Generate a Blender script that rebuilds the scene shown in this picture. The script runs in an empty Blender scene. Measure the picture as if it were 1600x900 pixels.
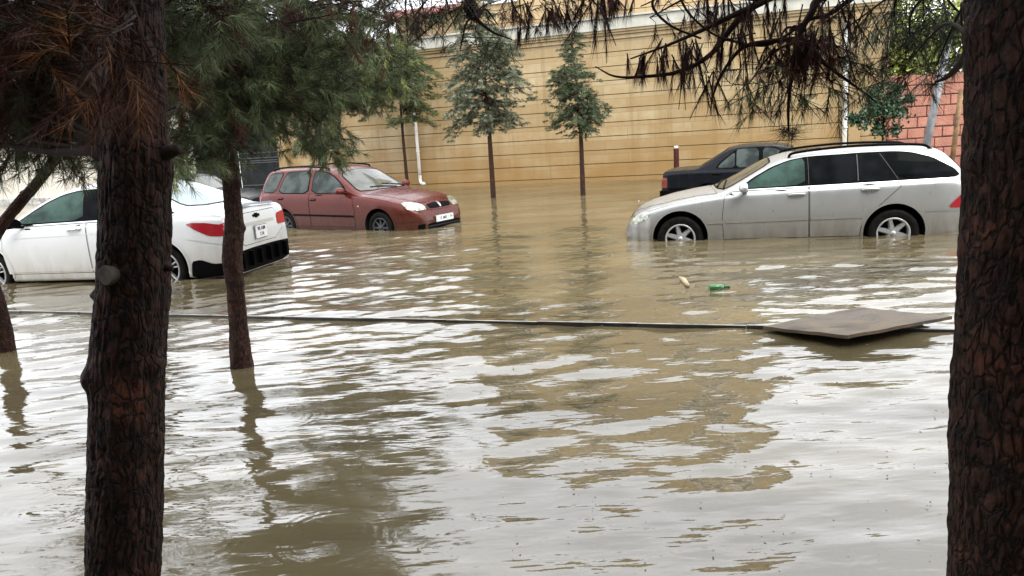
import bpy, bmesh, math, random
import numpy as np
from mathutils import Vector, Matrix, noise
from mathutils.bvhtree import BVHTree
from mathutils.geometry import delaunay_2d_cdt

rng = np.random.default_rng(7)
random.seed(7)
SC = bpy.context.scene
COL = SC.collection

# ------------------------------------------------------------------ camera
CH, CF = 1.60, 1161.4
PITCH, ROLL = math.radians(11.67), math.radians(3.57)
_F = np.array([0, math.cos(PITCH), -math.sin(PITCH)])
_r = np.array([1.0, 0, 0]); _u = np.array([0, math.sin(PITCH), math.cos(PITCH)])
_R = math.cos(ROLL) * _r - math.sin(ROLL) * _u
_U = math.sin(ROLL) * _r + math.cos(ROLL) * _u
cd = bpy.data.cameras.new('camera'); cam = bpy.data.objects.new('camera', cd); COL.objects.link(cam)
cd.sensor_width = 36; cd.lens = CF / 1600 * 36; cd.clip_start = 0.05; cd.clip_end = 1000
cam.matrix_world = Matrix(((_R[0], _U[0], -_F[0], 0), (_R[1], _U[1], -_F[1], 0), (_R[2], _U[2], -_F[2], CH), (0, 0, 0, 1)))
SC.camera = cam
SC.render.resolution_x = 1024; SC.render.resolution_y = 576

def ray(px, py):
    return _F + _R * (px - 800) / CF - _U * (py - 450) / CF
def G(px, py, z=0.0):                       # photo pixel -> point on the horizontal plane z
    d = ray(px, py); t = (z - CH) / d[2]
    return Vector((d[0] * t, d[1] * t, z))
def Y(px, py, y):                           # photo pixel -> point at world depth y
    d = ray(px, py); t = y / d[1]
    return Vector((d[0] * t, y, CH + d[2] * t))

# ------------------------------------------------------------------ sky, sun, exposure
SUN_EL, SUN_ROT = math.radians(48), math.radians(150)
w = bpy.data.worlds.new('World'); SC.world = w; w.use_nodes = True
nt = w.node_tree; nt.nodes.clear()
def N(tree, kind, **kw):
    n = tree.nodes.new(kind)
    for k, v in kw.items():
        if k.startswith('i_'):
            n.inputs[k[2:].replace('_', ' ')].default_value = v
        else: setattr(n, k, v)
    return n
sky = N(nt, 'ShaderNodeTexSky', sky_type='NISHITA', sun_disc=False, sun_elevation=SUN_EL, sun_rotation=SUN_ROT,
        air_density=1.6, dust_density=6.0, ozone_density=1.0)
hs = N(nt, 'ShaderNodeHueSaturation'); hs.inputs['Saturation'].default_value = 0.12
tc = N(nt, 'ShaderNodeTexCoord')
cn = N(nt, 'ShaderNodeTexNoise'); cn.inputs['Scale'].default_value = 2.4; cn.inputs['Detail'].default_value = 5
cr = N(nt, 'ShaderNodeMapRange'); cr.inputs['From Min'].default_value = .3; cr.inputs['From Max'].default_value = .7
cr.inputs['To Min'].default_value = .80; cr.inputs['To Max'].default_value = 1.15
vm = N(nt, 'ShaderNodeVectorMath', operation='SCALE')
bal = N(nt, 'ShaderNodeMix', data_type='RGBA', blend_type='MIX'); bal.inputs[0].default_value = .72
bal.inputs[7].default_value = (9.0, 9.3, 9.9, 1)        # even grey cloud layer mixed into the clear sky
bg = N(nt, 'ShaderNodeBackground'); bg.inputs['Strength'].default_value = 0.15
wo = N(nt, 'ShaderNodeOutputWorld')
L = nt.links.new
L(sky.outputs[0], hs.inputs['Color']); L(tc.outputs['Generated'], cn.inputs['Vector']); L(cn.outputs['Fac'], cr.inputs['Value'])
L(hs.outputs[0], bal.inputs[6]); L(bal.outputs[2], vm.inputs[0]); L(cr.outputs[0], vm.inputs['Scale'])
L(vm.outputs[0], bg.inputs['Color']); L(bg.outputs[0], wo.inputs['Surface'])
sd = bpy.data.lights.new('sun', 'SUN'); sd.energy = 0.6; sd.angle = math.radians(25); sd.color = (1, .965, .91)
sun = bpy.data.objects.new('sun', sd); COL.objects.link(sun)
sdir = Vector((math.sin(SUN_ROT) * math.cos(SUN_EL), math.cos(SUN_ROT) * math.cos(SUN_EL), math.sin(SUN_EL)))
sun.rotation_euler = sdir.to_track_quat('Z', 'Y').to_euler()
SC.view_settings.view_transform = 'Standard'; SC.view_settings.look = 'None'
SC.view_settings.exposure = 1.42; SC.view_settings.gamma = 1
SC.render.engine = 'CYCLES'
try:
    SC.cycles.max_bounces = 6; SC.cycles.diffuse_bounces = 3; SC.cycles.glossy_bounces = 4
except Exception: pass

# ------------------------------------------------------------------ helpers
def tag(o, label=None, cat=None, group=None, kind=None):
    if label: o['label'] = label
    if cat: o['category'] = cat
    if group: o['group'] = group
    if kind: o['kind'] = kind
    return o
def empty(name, loc=(0, 0, 0), rz=0):
    o = bpy.data.objects.new(name, None); COL.objects.link(o); o.empty_display_size = .1
    o.location = loc; o.rotation_euler = (0, 0, rz); return o
def link(name, me, mats=None, parent=None, smooth=False):
    o = bpy.data.objects.new(name, me); COL.objects.link(o)
    if mats is not None:
        for m in (mats if isinstance(mats, (list, tuple)) else [mats]): me.materials.append(m)
    if parent is not None: o.parent = parent
    if smooth and len(me.polygons): me.polygons.foreach_set('use_smooth', [True] * len(me.polygons))
    return o
def mesh_np(name, V, Fc, mats=None, parent=None, smooth=False, cols=None, k=None):
    """fast mesh from arrays; Fc is (n,k)"""
    V = np.asarray(V, dtype=np.float32); Fc = np.asarray(Fc, dtype=np.int32)
    me = bpy.data.meshes.new(name); n, kk = Fc.shape
    me.vertices.add(len(V)); me.vertices.foreach_set('co', V.ravel())
    me.loops.add(n * kk); me.loops.foreach_set('vertex_index', Fc.ravel())
    me.polygons.add(n); me.polygons.foreach_set('loop_start', np.arange(n, dtype=np.int32) * kk)
    me.polygons.foreach_set('loop_total', np.full(n, kk, dtype=np.int32))
    me.update(calc_edges=True)
    if cols is not None:
        a = me.color_attributes.new('Col', 'FLOAT_COLOR', 'POINT')
        c = np.ones((len(V), 4), dtype=np.float32); c[:, :3] = cols
        a.data.foreach_set('color', c.ravel())
    return link(name, me, mats, parent, smooth)
def bm_link(name, bm, mats, parent=None, smooth=False):
    me = bpy.data.meshes.new(name); bm.normal_update(); bm.to_mesh(me); bm.free()
    return link(name, me, mats, parent, smooth)
def box(bm, c, s, rz=0, bev=0, mi=0, rot=None):
    M = Matrix.Translation(Vector(c)) @ (rot if rot is not None else Matrix.Rotation(rz, 4, 'Z')) @ Matrix.Diagonal((s[0], s[1], s[2], 1))
    r = bmesh.ops.create_cube(bm, size=1, matrix=M)
    fs = list({f for v in r['verts'] for f in v.link_faces})
    for f in fs: f.material_index = mi
    if bev:
        es = list({e for f in fs for e in f.edges})
        bmesh.ops.bevel(bm, geom=es, offset=bev, segments=2, affect='EDGES', profile=.6)
    return bm
def tube_arrays(pts, rad, seg=8, cap=True):
    pts = [Vector(p) for p in pts]; n = len(pts)
    if not hasattr(rad, '__len__'): rad = [rad] * n
    V = []; Fs = []; up = None
    for i, p in enumerate(pts):
        t = (pts[min(i + 1, n - 1)] - pts[max(i - 1, 0)]).normalized()
        if up is None: up = t.orthogonal().normalized()
        up = (up - t * up.dot(t)).normalized(); b = t.cross(up)
        for k in range(seg):
            a = 2 * math.pi * k / seg
            V.append(p + (up * math.cos(a) + b * math.sin(a)) * rad[i])
    for i in range(n - 1):
        for k in range(seg):
            k2 = (k + 1) % seg
            Fs.append((i * seg + k, i * seg + k2, (i + 1) * seg + k2, (i + 1) * seg + k))
    return V, Fs
class MB:
    def __init__(s): s.V = []; s.F = []
    def tube(s, pts, rad, seg=8):
        V, F = tube_arrays(pts, rad, seg); o = len(s.V); s.V += V; s.F += [tuple(i + o for i in f) for f in F]
        s.F.append(tuple(o + i for i in range(seg))[::-1]); m = len(s.V); s.F.append(tuple(range(m - seg, m)))
        return s
    def build(s, name, mat, parent=None, smooth=True):
        me = bpy.data.meshes.new(name); me.from_pydata([tuple(v) for v in s.V], [], s.F); me.update()
        return link(name, me, mat, parent, smooth)
def smooth_path(pts, n=8):
    P = [Vector(p) for p in pts]; out = []
    P = [P[0] * 2 - P[1]] + P + [P[-1] * 2 - P[-2]]
    for i in range(1, len(P) - 2):
        for k in range(n):
            t = k / n
            out.append(0.5 * ((2 * P[i]) + (-P[i - 1] + P[i + 1]) * t + (2 * P[i - 1] - 5 * P[i] + 4 * P[i + 1] - P[i + 2]) * t * t + (-P[i - 1] + 3 * P[i] - 3 * P[i + 1] + P[i + 2]) * t ** 3))
    out.append(P[-2]); return out

# ------------------------------------------------------------------ materials
def mat(name, col=(.5, .5, .5), rough=.5, metal=0, spec=.5, coat=0, ior=None):
    m = bpy.data.materials.new(name); m.use_nodes = True
    b = m.node_tree.nodes['Principled BSDF']
    b.inputs['Base Color'].default_value = (*col, 1); b.inputs['Roughness'].default_value = rough
    b.inputs['Metallic'].default_value = metal; b.inputs['Specular IOR Level'].default_value = spec
    b.inputs['Coat Weight'].default_value = coat; b.inputs['Coat Roughness'].default_value = .04
    if ior: b.inputs['IOR'].default_value = ior
    return m
def vary(m, c1, c2, scale=5, detail=6, coord='Object', rough=None, bump=0, bscale=None, stretch=(1, 1, 1), lo=.35, hi=.65, bdist=.01):
    t = m.node_tree; b = t.nodes['Principled BSDF']; l = t.links.new
    tc = N(t, 'ShaderNodeTexCoord'); mp = N(t, 'ShaderNodeMapping'); mp.inputs['Scale'].default_value = stretch
    l(tc.outputs[coord], mp.inputs[0])
    n = N(t, 'ShaderNodeTexNoise'); n.inputs['Scale'].default_value = scale; n.inputs['Detail'].default_value = detail
    l(mp.outputs[0], n.inputs['Vector'])
    r = N(t, 'ShaderNodeMapRange'); r.inputs['From Min'].default_value = lo; r.inputs['From Max'].default_value = hi
    l(n.outputs['Fac'], r.inputs['Value'])
    mx = N(t, 'ShaderNodeMix', data_type='RGBA'); mx.inputs[6].default_value = (*c1, 1); mx.inputs[7].default_value = (*c2, 1)
    l(r.outputs[0], mx.inputs[0]); l(mx.outputs[2], b.inputs['Base Color'])
    if rough:
        rr = N(t, 'ShaderNodeMapRange'); rr.inputs['To Min'].default_value = rough[0]; rr.inputs['To Max'].default_value = rough[1]
        l(n.outputs['Fac'], rr.inputs['Value']); l(rr.outputs[0], b.inputs['Roughness'])
    if bump:
        n2 = N(t, 'ShaderNodeTexNoise'); n2.inputs['Scale'].default_value = bscale or scale * 4; n2.inputs['Detail'].default_value = 4
        l(mp.outputs[0], n2.inputs['Vector'])
        bp = N(t, 'ShaderNodeBump'); bp.inputs['Strength'].default_value = bump; bp.inputs['Distance'].default_value = bdist
        l(n2.outputs['Fac'], bp.inputs['Height']); l(bp.outputs[0], b.inputs['Normal'])
    return m
def paint(name, c, dirt, metal=0.0, rough=.32, coat=.6):
    m = mat(name, c, rough, metal, .5, coat)
    t = m.node_tree; b = t.nodes['Principled BSDF']; l = t.links.new
    tc = N(t, 'ShaderNodeTexCoord'); mp = N(t, 'ShaderNodeMapping'); mp.inputs['Scale'].default_value = (1, 1, .35)
    l(tc.outputs['Object'], mp.inputs[0])
    n = N(t, 'ShaderNodeTexNoise'); n.inputs['Scale'].default_value = 9; n.inputs['Detail'].default_value = 8
    l(mp.outputs[0], n.inputs['Vector'])
    sx = N(t, 'ShaderNodeSeparateXYZ'); l(tc.outputs['Object'], sx.inputs[0])
    r = N(t, 'ShaderNodeMapRange'); r.inputs['From Min'].default_value = .75; r.inputs['From Max'].default_value = .30   # road dirt low on the sills
    r.inputs['To Max'].default_value = 1.3
    l(sx.outputs['Z'], r.inputs['Value'])
    mu = N(t, 'ShaderNodeMath', operation='MULTIPLY'); l(r.outputs[0], mu.inputs[0]); l(n.outputs['Fac'], mu.inputs[1])
    mx = N(t, 'ShaderNodeMix', data_type='RGBA'); mx.inputs[6].default_value = (*c, 1); mx.inputs[7].default_value = (*dirt, 1)
    l(mu.outputs[0], mx.inputs[0]); l(mx.outputs[2], b.inputs['Base Color'])
    rr = N(t, 'ShaderNodeMapRange'); rr.inputs['To Min'].default_value = rough - .12; rr.inputs['To Max'].default_value = rough + .2
    l(n.outputs['Fac'], rr.inputs['Value']); l(rr.outputs[0], b.inputs['Roughness'])
    v = N(t, 'ShaderNodeTexVoronoi'); v.inputs['Scale'].default_value = 90      # rain beads
    l(tc.outputs['Object'], v.inputs['Vector'])
    vr = N(t, 'ShaderNodeMapRange'); vr.inputs['From Min'].default_value = .0; vr.inputs['From Max'].default_value = .35
    vr.inputs['To Min'].default_value = 1; vr.inputs['To Max'].default_value = 0
    l(v.outputs['Distance'], vr.inputs['Value'])
    bp = N(t, 'ShaderNodeBump'); bp.inputs['Strength'].default_value = .13; bp.inputs['Distance'].default_value = .0015
    l(vr.outputs[0], bp.inputs['Height']); l(bp.outputs[0], b.inputs['Normal']); l(bp.outputs[0], b.inputs['Coat Normal'])
    return m
M = {}
M['silver'] = paint('silver_paint', (.38, .385, .375), (.17, .145, .105), metal=.55, rough=.28, coat=.3)
M['white'] = paint('white_paint', (.60, .61, .60), (.34, .30, .23), rough=.3)
M['red'] = paint('red_paint', (.082, .0135, .009), (.06, .036, .024), metal=.2, rough=.24, coat=.12)
M['red'].node_tree.nodes['Principled BSDF'].inputs['Specular IOR Level'].default_value = .2
M['black'] = paint('black_paint', (.006, .007, .009), (.014, .013, .011), rough=.22, coat=.0)
M['black'].node_tree.nodes['Principled BSDF'].inputs['Specular IOR Level'].default_value = .13
M['trim'] = mat('black_trim', (.003, .003, .0033), .4, spec=.03)
M['window_bar'] = mat('window_bar', (.07, .07, .07), .5, spec=.1)
M['rubber'] = mat('tyre_rubber', (.004, .004, .004), .6, spec=.06)
vary(M['rubber'], (.003, .003, .003), (.010, .009, .007), 14, rough=(.4, .7))
M['arch'] = mat('arch_lining', (.006, .006, .006), .9, spec=.1)
M['alloy'] = mat('alloy', (.40, .40, .39), .35, .6)
M['steel'] = mat('dark_steel_wheel', (.03, .032, .036), .4, .3)
M['chrome'] = mat('chrome', (.75, .75, .75), .12, 1)
SPECG = {'windscreen': .42, 'rear_screen': .6, 'grey_green_glass': .14, 'tinted_glass': .02}
def glass(name, c, c2=None, rough=.04):
    m = mat(name, c, rough, 0, SPECG.get(name, .14), 0, 1.5)
    if c2: vary(m, c, c2, 3.5, 4, lo=.4, hi=.6)
    t = m.node_tree; b = t.nodes['Principled BSDF']; l = t.links.new
    tc = N(t, 'ShaderNodeTexCoord'); v = N(t, 'ShaderNodeTexVoronoi'); v.inputs['Scale'].default_value = 70
    l(tc.outputs['Object'], v.inputs['Vector'])
    vr = N(t, 'ShaderNodeMapRange'); vr.inputs['From Max'].default_value = .3; vr.inputs['To Min'].default_value = 1; vr.inputs['To Max'].default_value = 0
    l(v.outputs['Distance'], vr.inputs['Value'])
    bp = N(t, 'ShaderNodeBump'); bp.inputs['Strength'].default_value = .25; bp.inputs['Distance'].default_value = .001
    l(vr.outputs[0], bp.inputs['Height']); l(bp.outputs[0], b.inputs['Normal'])
    return m
M['glass_dark'] = glass('tinted_glass', (.002, .003, .003), (.007, .008, .009))
M['glass_green'] = glass('green_glass', (.010, .026, .020), (.035, .075, .058))
M['glass_grey'] = glass('grey_green_glass', (.014, .020, .018), (.055, .068, .062))
M['screen'] = glass('windscreen', (.030, .032, .024), (.07, .072, .055))
M['screen_aqua'] = glass('rear_screen', (.13, .19, .185), (.19, .26, .25))
M['lamp_red'] = mat('red_lens', (.30, .012, .02), .15, coat=.5)
M['lamp_clear'] = mat('clear_lens', (.42, .42, .33), .12, .3, coat=.8)
vary(M['lamp_clear'], (.12, .13, .09), (.42, .43, .33), 22, 3)
M['lamp_amber'] = mat('amber_lens', (.5, .2, .03), .2, coat=.5)
M['plate'] = mat('plate_white', (.72, .72, .70), .4)
M['ink'] = mat('plate_ink', (.02, .02, .02), .5)

# ------------------------------------------------------------------ cars
def fn(pts, sm=.04):
    xs = np.array([p[0] for p in pts]); ys = np.array([p[1] for p in pts]); o = np.argsort(xs); xs = xs[o]; ys = ys[o]
    gx = np.arange(xs[0] - .2, xs[-1] + .2, .005); gy = np.interp(gx, xs, ys)
    k = max(1, int(sm / .005)); ker = np.hanning(2 * k + 3)[1:-1]; ker /= ker.sum()
    gp = np.pad(gy, len(ker) // 2, mode='edge'); gy2 = np.convolve(gp, ker, 'valid')
    return lambda x: float(np.interp(x, gx, gy2))
def chaikin(P):
    out = [P[0]]
    for a, b in zip(P[:-1], P[1:]):
        out.append((.75 * a[0] + .25 * b[0], .75 * a[1] + .25 * b[1])); out.append((.25 * a[0] + .75 * b[0], .25 * a[1] + .75 * b[1]))
    out.append(P[-1]); return out
def car_body(S):
    ft = fn(S['top'], S.get('sm', .05)); fs = fn(S['belt'], .12); fw = fn(S['wid'], .06); fl = fn(S['low'], .05); fc = fn(S['crown'], .10)
    lean = S['lean']; x0, x1 = S['top'][0][0], S['top'][-1][0]
    xs = list(np.linspace(x0, x0 + .12, 14)) + list(np.arange(x0 + .14, x1 - .13, .025)) + list(np.linspace(x1 - .12, x1, 14))
    rings = []
    for x in xs:
        w_, zl, zs, zt, c = fw(x), fl(x), fs(x), ft(x), fc(x)
        zs = min(zs, zt - .012 - .3 * c); ze = max(zt - c, zs + .006); h = ze - zs; c = zt - ze
        zl = min(zl, zs - .1)
        yi = w_ - .045; yt = yi - lean * h; rr = min(.05, .3 * h)
        P = [(0, zl), (w_ - .12, zl), (w_ - .035, zl + .008), (w_ - .014, zl + .07), (w_ - .001, zl + .45 * (zs - zl)), (w_, zs - .22 * (zs - zl)),
             (w_ - .008, zs - .055), (w_ - .022, zs - .018), (yi, zs),
             (yi - lean * h * .33 + .012 * h, zs + h * .33), (yi - lean * h * .66 + .012 * h, zs + h * .66), (yt + .004, ze - rr), (yt - .012, ze - .25 * rr), (yt - .06, ze + .22 * c),
             (yt * .62, ze + .66 * c), (yt * .3, ze + .93 * c), (0, zt)]
        P = chaikin(chaikin(P))
        rings.append([(x, y, z) for y, z in P] + [(x, -y, z) for y, z in P[-2:0:-1]])
    n = len(rings[0]); V = [p for r in rings for p in r]
    Fs = []
    for i in range(len(rings) - 1):
        for k in range(n):
            k2 = (k + 1) % n
            Fs.append((i * n + k, (i + 1) * n + k, (i + 1) * n + k2, i * n + k2))
    Fs.append(tuple(range(n))); Fs.append(tuple((len(rings) - 1) * n + k for k in range(n))[::-1])
    me = bpy.data.meshes.new('body'); me.from_pydata(V, [], Fs); me.update()
    bm = bmesh.new(); bm.from_mesh(me); bmesh.ops.recalc_face_normals(bm, faces=bm.faces); bm.to_mesh(me)
    bvh = BVHTree.FromBMesh(bm); bm.free()
    return me, bvh
def cut(me, cyls, mats):
    """cut wheel openings"""
    for m in mats: me.materials.append(m)
    o = bpy.data.objects.new('tmp', me); COL.objects.link(o)
    bm = bmesh.new()
    for (x, z, r, ya, yb) in cyls:
        Mx = Matrix.Translation((x, (ya + yb) / 2, z)) @ Matrix.Rotation(math.pi / 2, 4, 'X')
        bmesh.ops.create_cone(bm, cap_ends=True, segments=72, radius1=r, radius2=r, depth=abs(yb - ya), matrix=Mx)
    for f in bm.faces: f.material_index = 1
    cm = bpy.data.meshes.new('cut'); bm.to_mesh(cm); bm.free()
    for m in mats: cm.materials.append(m)
    co = bpy.data.objects.new('cut', cm); COL.objects.link(co)
    md = o.modifiers.new('b', 'BOOLEAN'); md.operation = 'DIFFERENCE'; md.object = co; md.solver = 'EXACT'
    try: md.material_mode = 'INDEX'
    except Exception: pass
    bpy.context.view_layer.update()
    dg = bpy.context.evaluated_depsgraph_get()
    nm = bpy.data.meshes.new_from_object(o.evaluated_get(dg))
    bpy.data.objects.remove(o); bpy.data.objects.remove(co)
    return nm
FR = {'L': (lambda u, v: Vector((u, 3, v)), Vector((0, -1, 0))), 'Rr': (lambda u, v: Vector((u, -3, v)), Vector((0, 1, 0))),
      'T': (lambda u, v: Vector((u, v, 4)), Vector((0, 0, -1))), 'F': (lambda u, v: Vector((8, u, v)), Vector((-1, 0, 0))),
      'B': (lambda u, v: Vector((-8, u, v)), Vector((1, 0, 0)))}
def resample(P, step):
    out = []
    for a, b in zip(P, P[1:] + P[:1]):
        d = math.dist(a, b); k = max(1, int(round(d / step)))
        for i in range(k): out.append((a[0] + (b[0] - a[0]) * i / k, a[1] + (b[1] - a[1]) * i / k))
    return out
def inside(P, x, y):
    c = False; j = len(P) - 1
    for i in range(len(P)):
        if (P[i][1] > y) != (P[j][1] > y) and x < (P[j][0] - P[i][0]) * (y - P[i][1]) / (P[j][1] - P[i][1]) + P[i][0]: c = not c
        j = i
    return c
def corner(P, n=2):
    """soften the corners of an outline"""
    for _ in range(n):
        o = []
        for a, b in zip(P, P[1:] + P[:1]):
            o.append((.86 * a[0] + .14 * b[0], .86 * a[1] + .14 * b[1])); o.append((.14 * a[0] + .86 * b[0], .14 * a[1] + .86 * b[1]))
        P = o
    return P
def grow(P, d):
    A = sum(a[0] * b[1] - b[0] * a[1] for a, b in zip(P, P[1:] + P[:1])); s = 1 if A > 0 else -1
    out = []; n = len(P)
    for i in range(n):
        a, b, c = P[i - 1], P[i], P[(i + 1) % n]
        e1 = Vector((b[0] - a[0], b[1] - a[1])); e2 = Vector((c[0] - b[0], c[1] - b[1]))
        if e1.length < 1e-6 or e2.length < 1e-6: out.append(b); continue
        n1 = Vector((e1.y, -e1.x)).normalized() * s; n2 = Vector((e2.y, -e2.x)).normalized() * s
        m = (n1 + n2)
        if m.length < 1e-4: m = n1
        m.normalize(); k = d / max(.4, m.dot(n1)); out.append((b[0] + m.x * k, b[1] + m.y * k))
    return out
def patch_geo(bvh, P, fr, off, step=.03):
    B = resample(P, step); mk, D = FR[fr]
    x0, x1 = min(p[0] for p in B), max(p[0] for p in B); y0, y1 = min(p[1] for p in B), max(p[1] for p in B)
    pts = [Vector(p) for p in B]; nb = len(pts); In = grow(B, -step * .45) if nb > 6 else B
    xx = x0 + step
    while xx < x1:
        yy = y0 + step
        while yy < y1:
            if inside(In, xx, yy): pts.append(Vector((xx, yy)))
            yy += step
        xx += step
    r = delaunay_2d_cdt(pts, [], [list(range(nb))], 1, 1e-6)
    V = []
    for p in r[0]:
        o = mk(p[0], p[1]); h = bvh.ray_cast(o, D)
        if h[0] is None:
            h = bvh.find_nearest(o + D * 1.5)
        nn = h[1]; 
        if nn.dot(D) > 0: nn = -nn
        V.append(h[0] + nn * off)
    Fs = []
    for f in r[2]:
        a, b, c = V[f[0]], V[f[1]], V[f[2]]
        f = list(f)
        if (b - a).cross(c - a).dot(D) > 0: f = f[::-1]
        Fs.append(f)
    return V, Fs
class Patch:
    """panel, lens or strip that follows the body surface"""
    def __init__(s, bvh): s.b = bvh; s.V = []; s.F = []; s.M = []
    def add(s, P, fr, off, mi=0, step=.03, round_=0):
        if round_: P = corner(P, round_)
        V, Fs = patch_geo(s.b, P, fr, off, step); o = len(s.V); s.V += V
        s.F += [tuple(i + o for i in f) for f in Fs]; s.M += [mi] * len(Fs); return s
    def strip(s, line, wd, fr, off, mi=0, step=.03):
        a = []; b = []; n = len(line)
        for i in range(n):
            p = Vector(line[max(i - 1, 0)]); q = Vector(line[min(i + 1, n - 1)]); t = (q - p).normalized(); m = Vector((-t.y, t.x)) * wd / 2
            c = Vector(line[i]); a.append(tuple(c + m)); b.append(tuple(c - m))
        return s.add(a + b[::-1], fr, off, mi, step)
    def build(s, name, mats, parent):
        me = bpy.data.meshes.new(name); me.from_pydata([tuple(v) for v in s.V], [], s.F)
        me.polygons.foreach_set('material_index', s.M); me.update()
        return link(name, me, mats, parent, True)
def lathe(bm, prof, seg=48, mi=0):
    """profile (r, y) spun round the y axis"""
    rings = []
    for r, y in prof:
        rings.append([bm.verts.new((r * math.cos(2 * math.pi * k / seg), y, r * math.sin(2 * math.pi * k / seg))) for k in range(seg)])
    for i in range(len(rings) - 1):
        for k in range(seg):
            f = bm.faces.new((rings[i][k], rings[i][(k + 1) % seg], rings[i + 1][(k + 1) % seg], rings[i + 1][k])); f.material_index = mi; f.smooth = True
def make_wheel(parent, x, y, z, R, rim, style, mt, steer=0):
    s = 1 if y > 0 else -1
    we = empty('wheel', (x, y, z), steer); we.parent = parent
    bm = bmesh.new()
    lathe(bm, [(rim, -.19 * s), (R - .03, -.20 * s), (R, -.17 * s), (R, -.03 * s), (R - .012, -.006 * s), (R - .035, .004 * s), (rim + .02, .002 * s), (rim, -.012 * s), (rim - .01, -.03 * s)])
    bmesh.ops.recalc_face_normals(bm, faces=bm.faces)
    bm_link('tyre', bm, M['rubber'], we)
    bm = bmesh.new()
    lathe(bm, [(rim + .004, -.012 * s), (rim - .004, -.002 * s), (rim - .018, -.006 * s), (rim - .024, -.03 * s), (rim - .03, -.12 * s)], mi=0)
    lathe(bm, [(rim - .03, -.10 * s), (.001, -.10 * s)], mi=1)
    lathe(bm, [(.001, -.004 * s), (.03, -.006 * s), (.034, -.02 * s), (.05, -.03 * s), (.062, -.05 * s), (.05, -.09 * s)])
    spokes = []
    if style == 'star6': spokes = [(k * math.pi / 3 + .30, .066, .046) for k in range(6)]
    if style == 'twin5':
        for k in range(5):
            a = k * 2 * math.pi / 5 + .3; spokes += [(a - .17, .022, .020), (a + .17, .022, .020)]
    if style == 'steel': spokes = [(k * math.pi / 4, .05, .04) for k in range(8)]
    for a, w0, w1 in spokes:
        r0, r1 = .03, rim - .012
        vs = []
        for r, ww, yo, yi in ((r0, w0, -.018, -.06), ((r0 + r1) / 2, (w0 + w1) / 2, -.022, -.06), (r1, w1, -.012, -.05)):
            for sx, yy in ((-1, yi), (-.55, yo), (.55, yo), (1, yi)):
                px, pz = r, sx * ww / 2 * 1.25
                vs.append(bm.verts.new((px * math.cos(a) - pz * math.sin(a), yy * s, px * math.sin(a) + pz * math.cos(a))))
        for i in range(2):
            for k in range(3):
                bm.faces.new((vs[i * 4 + k], vs[i * 4 + k + 1], vs[i * 4 + 5 + k], vs[i * 4 + 4 + k])).smooth = False
    bmesh.ops.recalc_face_normals(bm, faces=bm.faces)
    bm_link('rim', bm, [mt, M['arch']], we)
def mirror_part(parent, x, y, z, mt, sc=1, fw=-1):
    s = 1 if y > 0 else -1
    bm = bmesh.new()
    bmesh.ops.create_uvsphere(bm, u_segments=20, v_segments=12, radius=1, matrix=Matrix.Translation((x, y, z)) @ Matrix.Diagonal((.085 * sc, .105 * sc, .068 * sc, 1)))
    for v in bm.verts:
        if v.co.x < x - .03: v.co.x = x - .03
        if v.co.z < z - .05: v.co.z = z - .05
    for f in bm.faces: f.smooth = True
    box(bm, (x + .0, y - .12 * s, z - .045), (.07, .12, .03), mi=1, bev=.008)
    o = bm_link('mirror', bm, [mt, M['trim']], parent)
def text_mesh(name, s, size, mt, parent, Mx):
    cu = bpy.data.curves.new(name, 'FONT'); cu.body = s; cu.size = size; cu.align_x = 'CENTER'; cu.align_y = 'CENTER'; cu.extrude = .001; cu.offset = size * .012
    o = bpy.data.objects.new(name, cu); COL.objects.link(o); bpy.context.view_layer.update()
    me = bpy.data.meshes.new_from_object(o.evaluated_get(bpy.context.evaluated_depsgraph_get()))
    bpy.data.objects.remove(o); me.transform(Mx); me.materials.clear()
    return link(name, me, mt, parent)
def handle_part(parent, bvh, x, z, s, mt, dark):
    h = bvh.ray_cast(Vector((x, 3 * s, z)), Vector((0, -s, 0)))
    if h[0] is None: return
    y = h[0].y
    bm = bmesh.new()
    if not dark:
        bmesh.ops.create_uvsphere(bm, u_segments=16, v_segments=8, radius=1, matrix=Matrix.Translation((x, y - .006 * s, z - .005)) @ Matrix.Diagonal((.085, .010, .032, 1)))
        for f in bm.faces: f.smooth = True; f.material_index = 1
        V, F = tube_arrays(smooth_path([(x - .10, y + .008 * s, z + .012), (x - .05, y + .034 * s, z + .016), (x + .05, y + .034 * s, z + .014), (x + .10, y + .008 * s, z + .006)], 5), .017, 8)
        vs = [bm.verts.new(v) for v in V]
        for f in F: bm.faces.new([vs[i] for i in f]).smooth = True
    else:
        box(bm, (x, y, z), (.17, .02, .055), bev=.006, mi=1)
        box(bm, (x, y + .014 * s, z + .008), (.13, .012, .02), bev=.004, mi=0)
    bmesh.ops.recalc_face_normals(bm, faces=bm.faces)
    bm_link('handle', bm, [mt, M['trim'] if dark else M['shadow_metal']], parent)
M['shadow_metal'] = mat('handle_recess', (.22, .22, .22), .4, .5)

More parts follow.
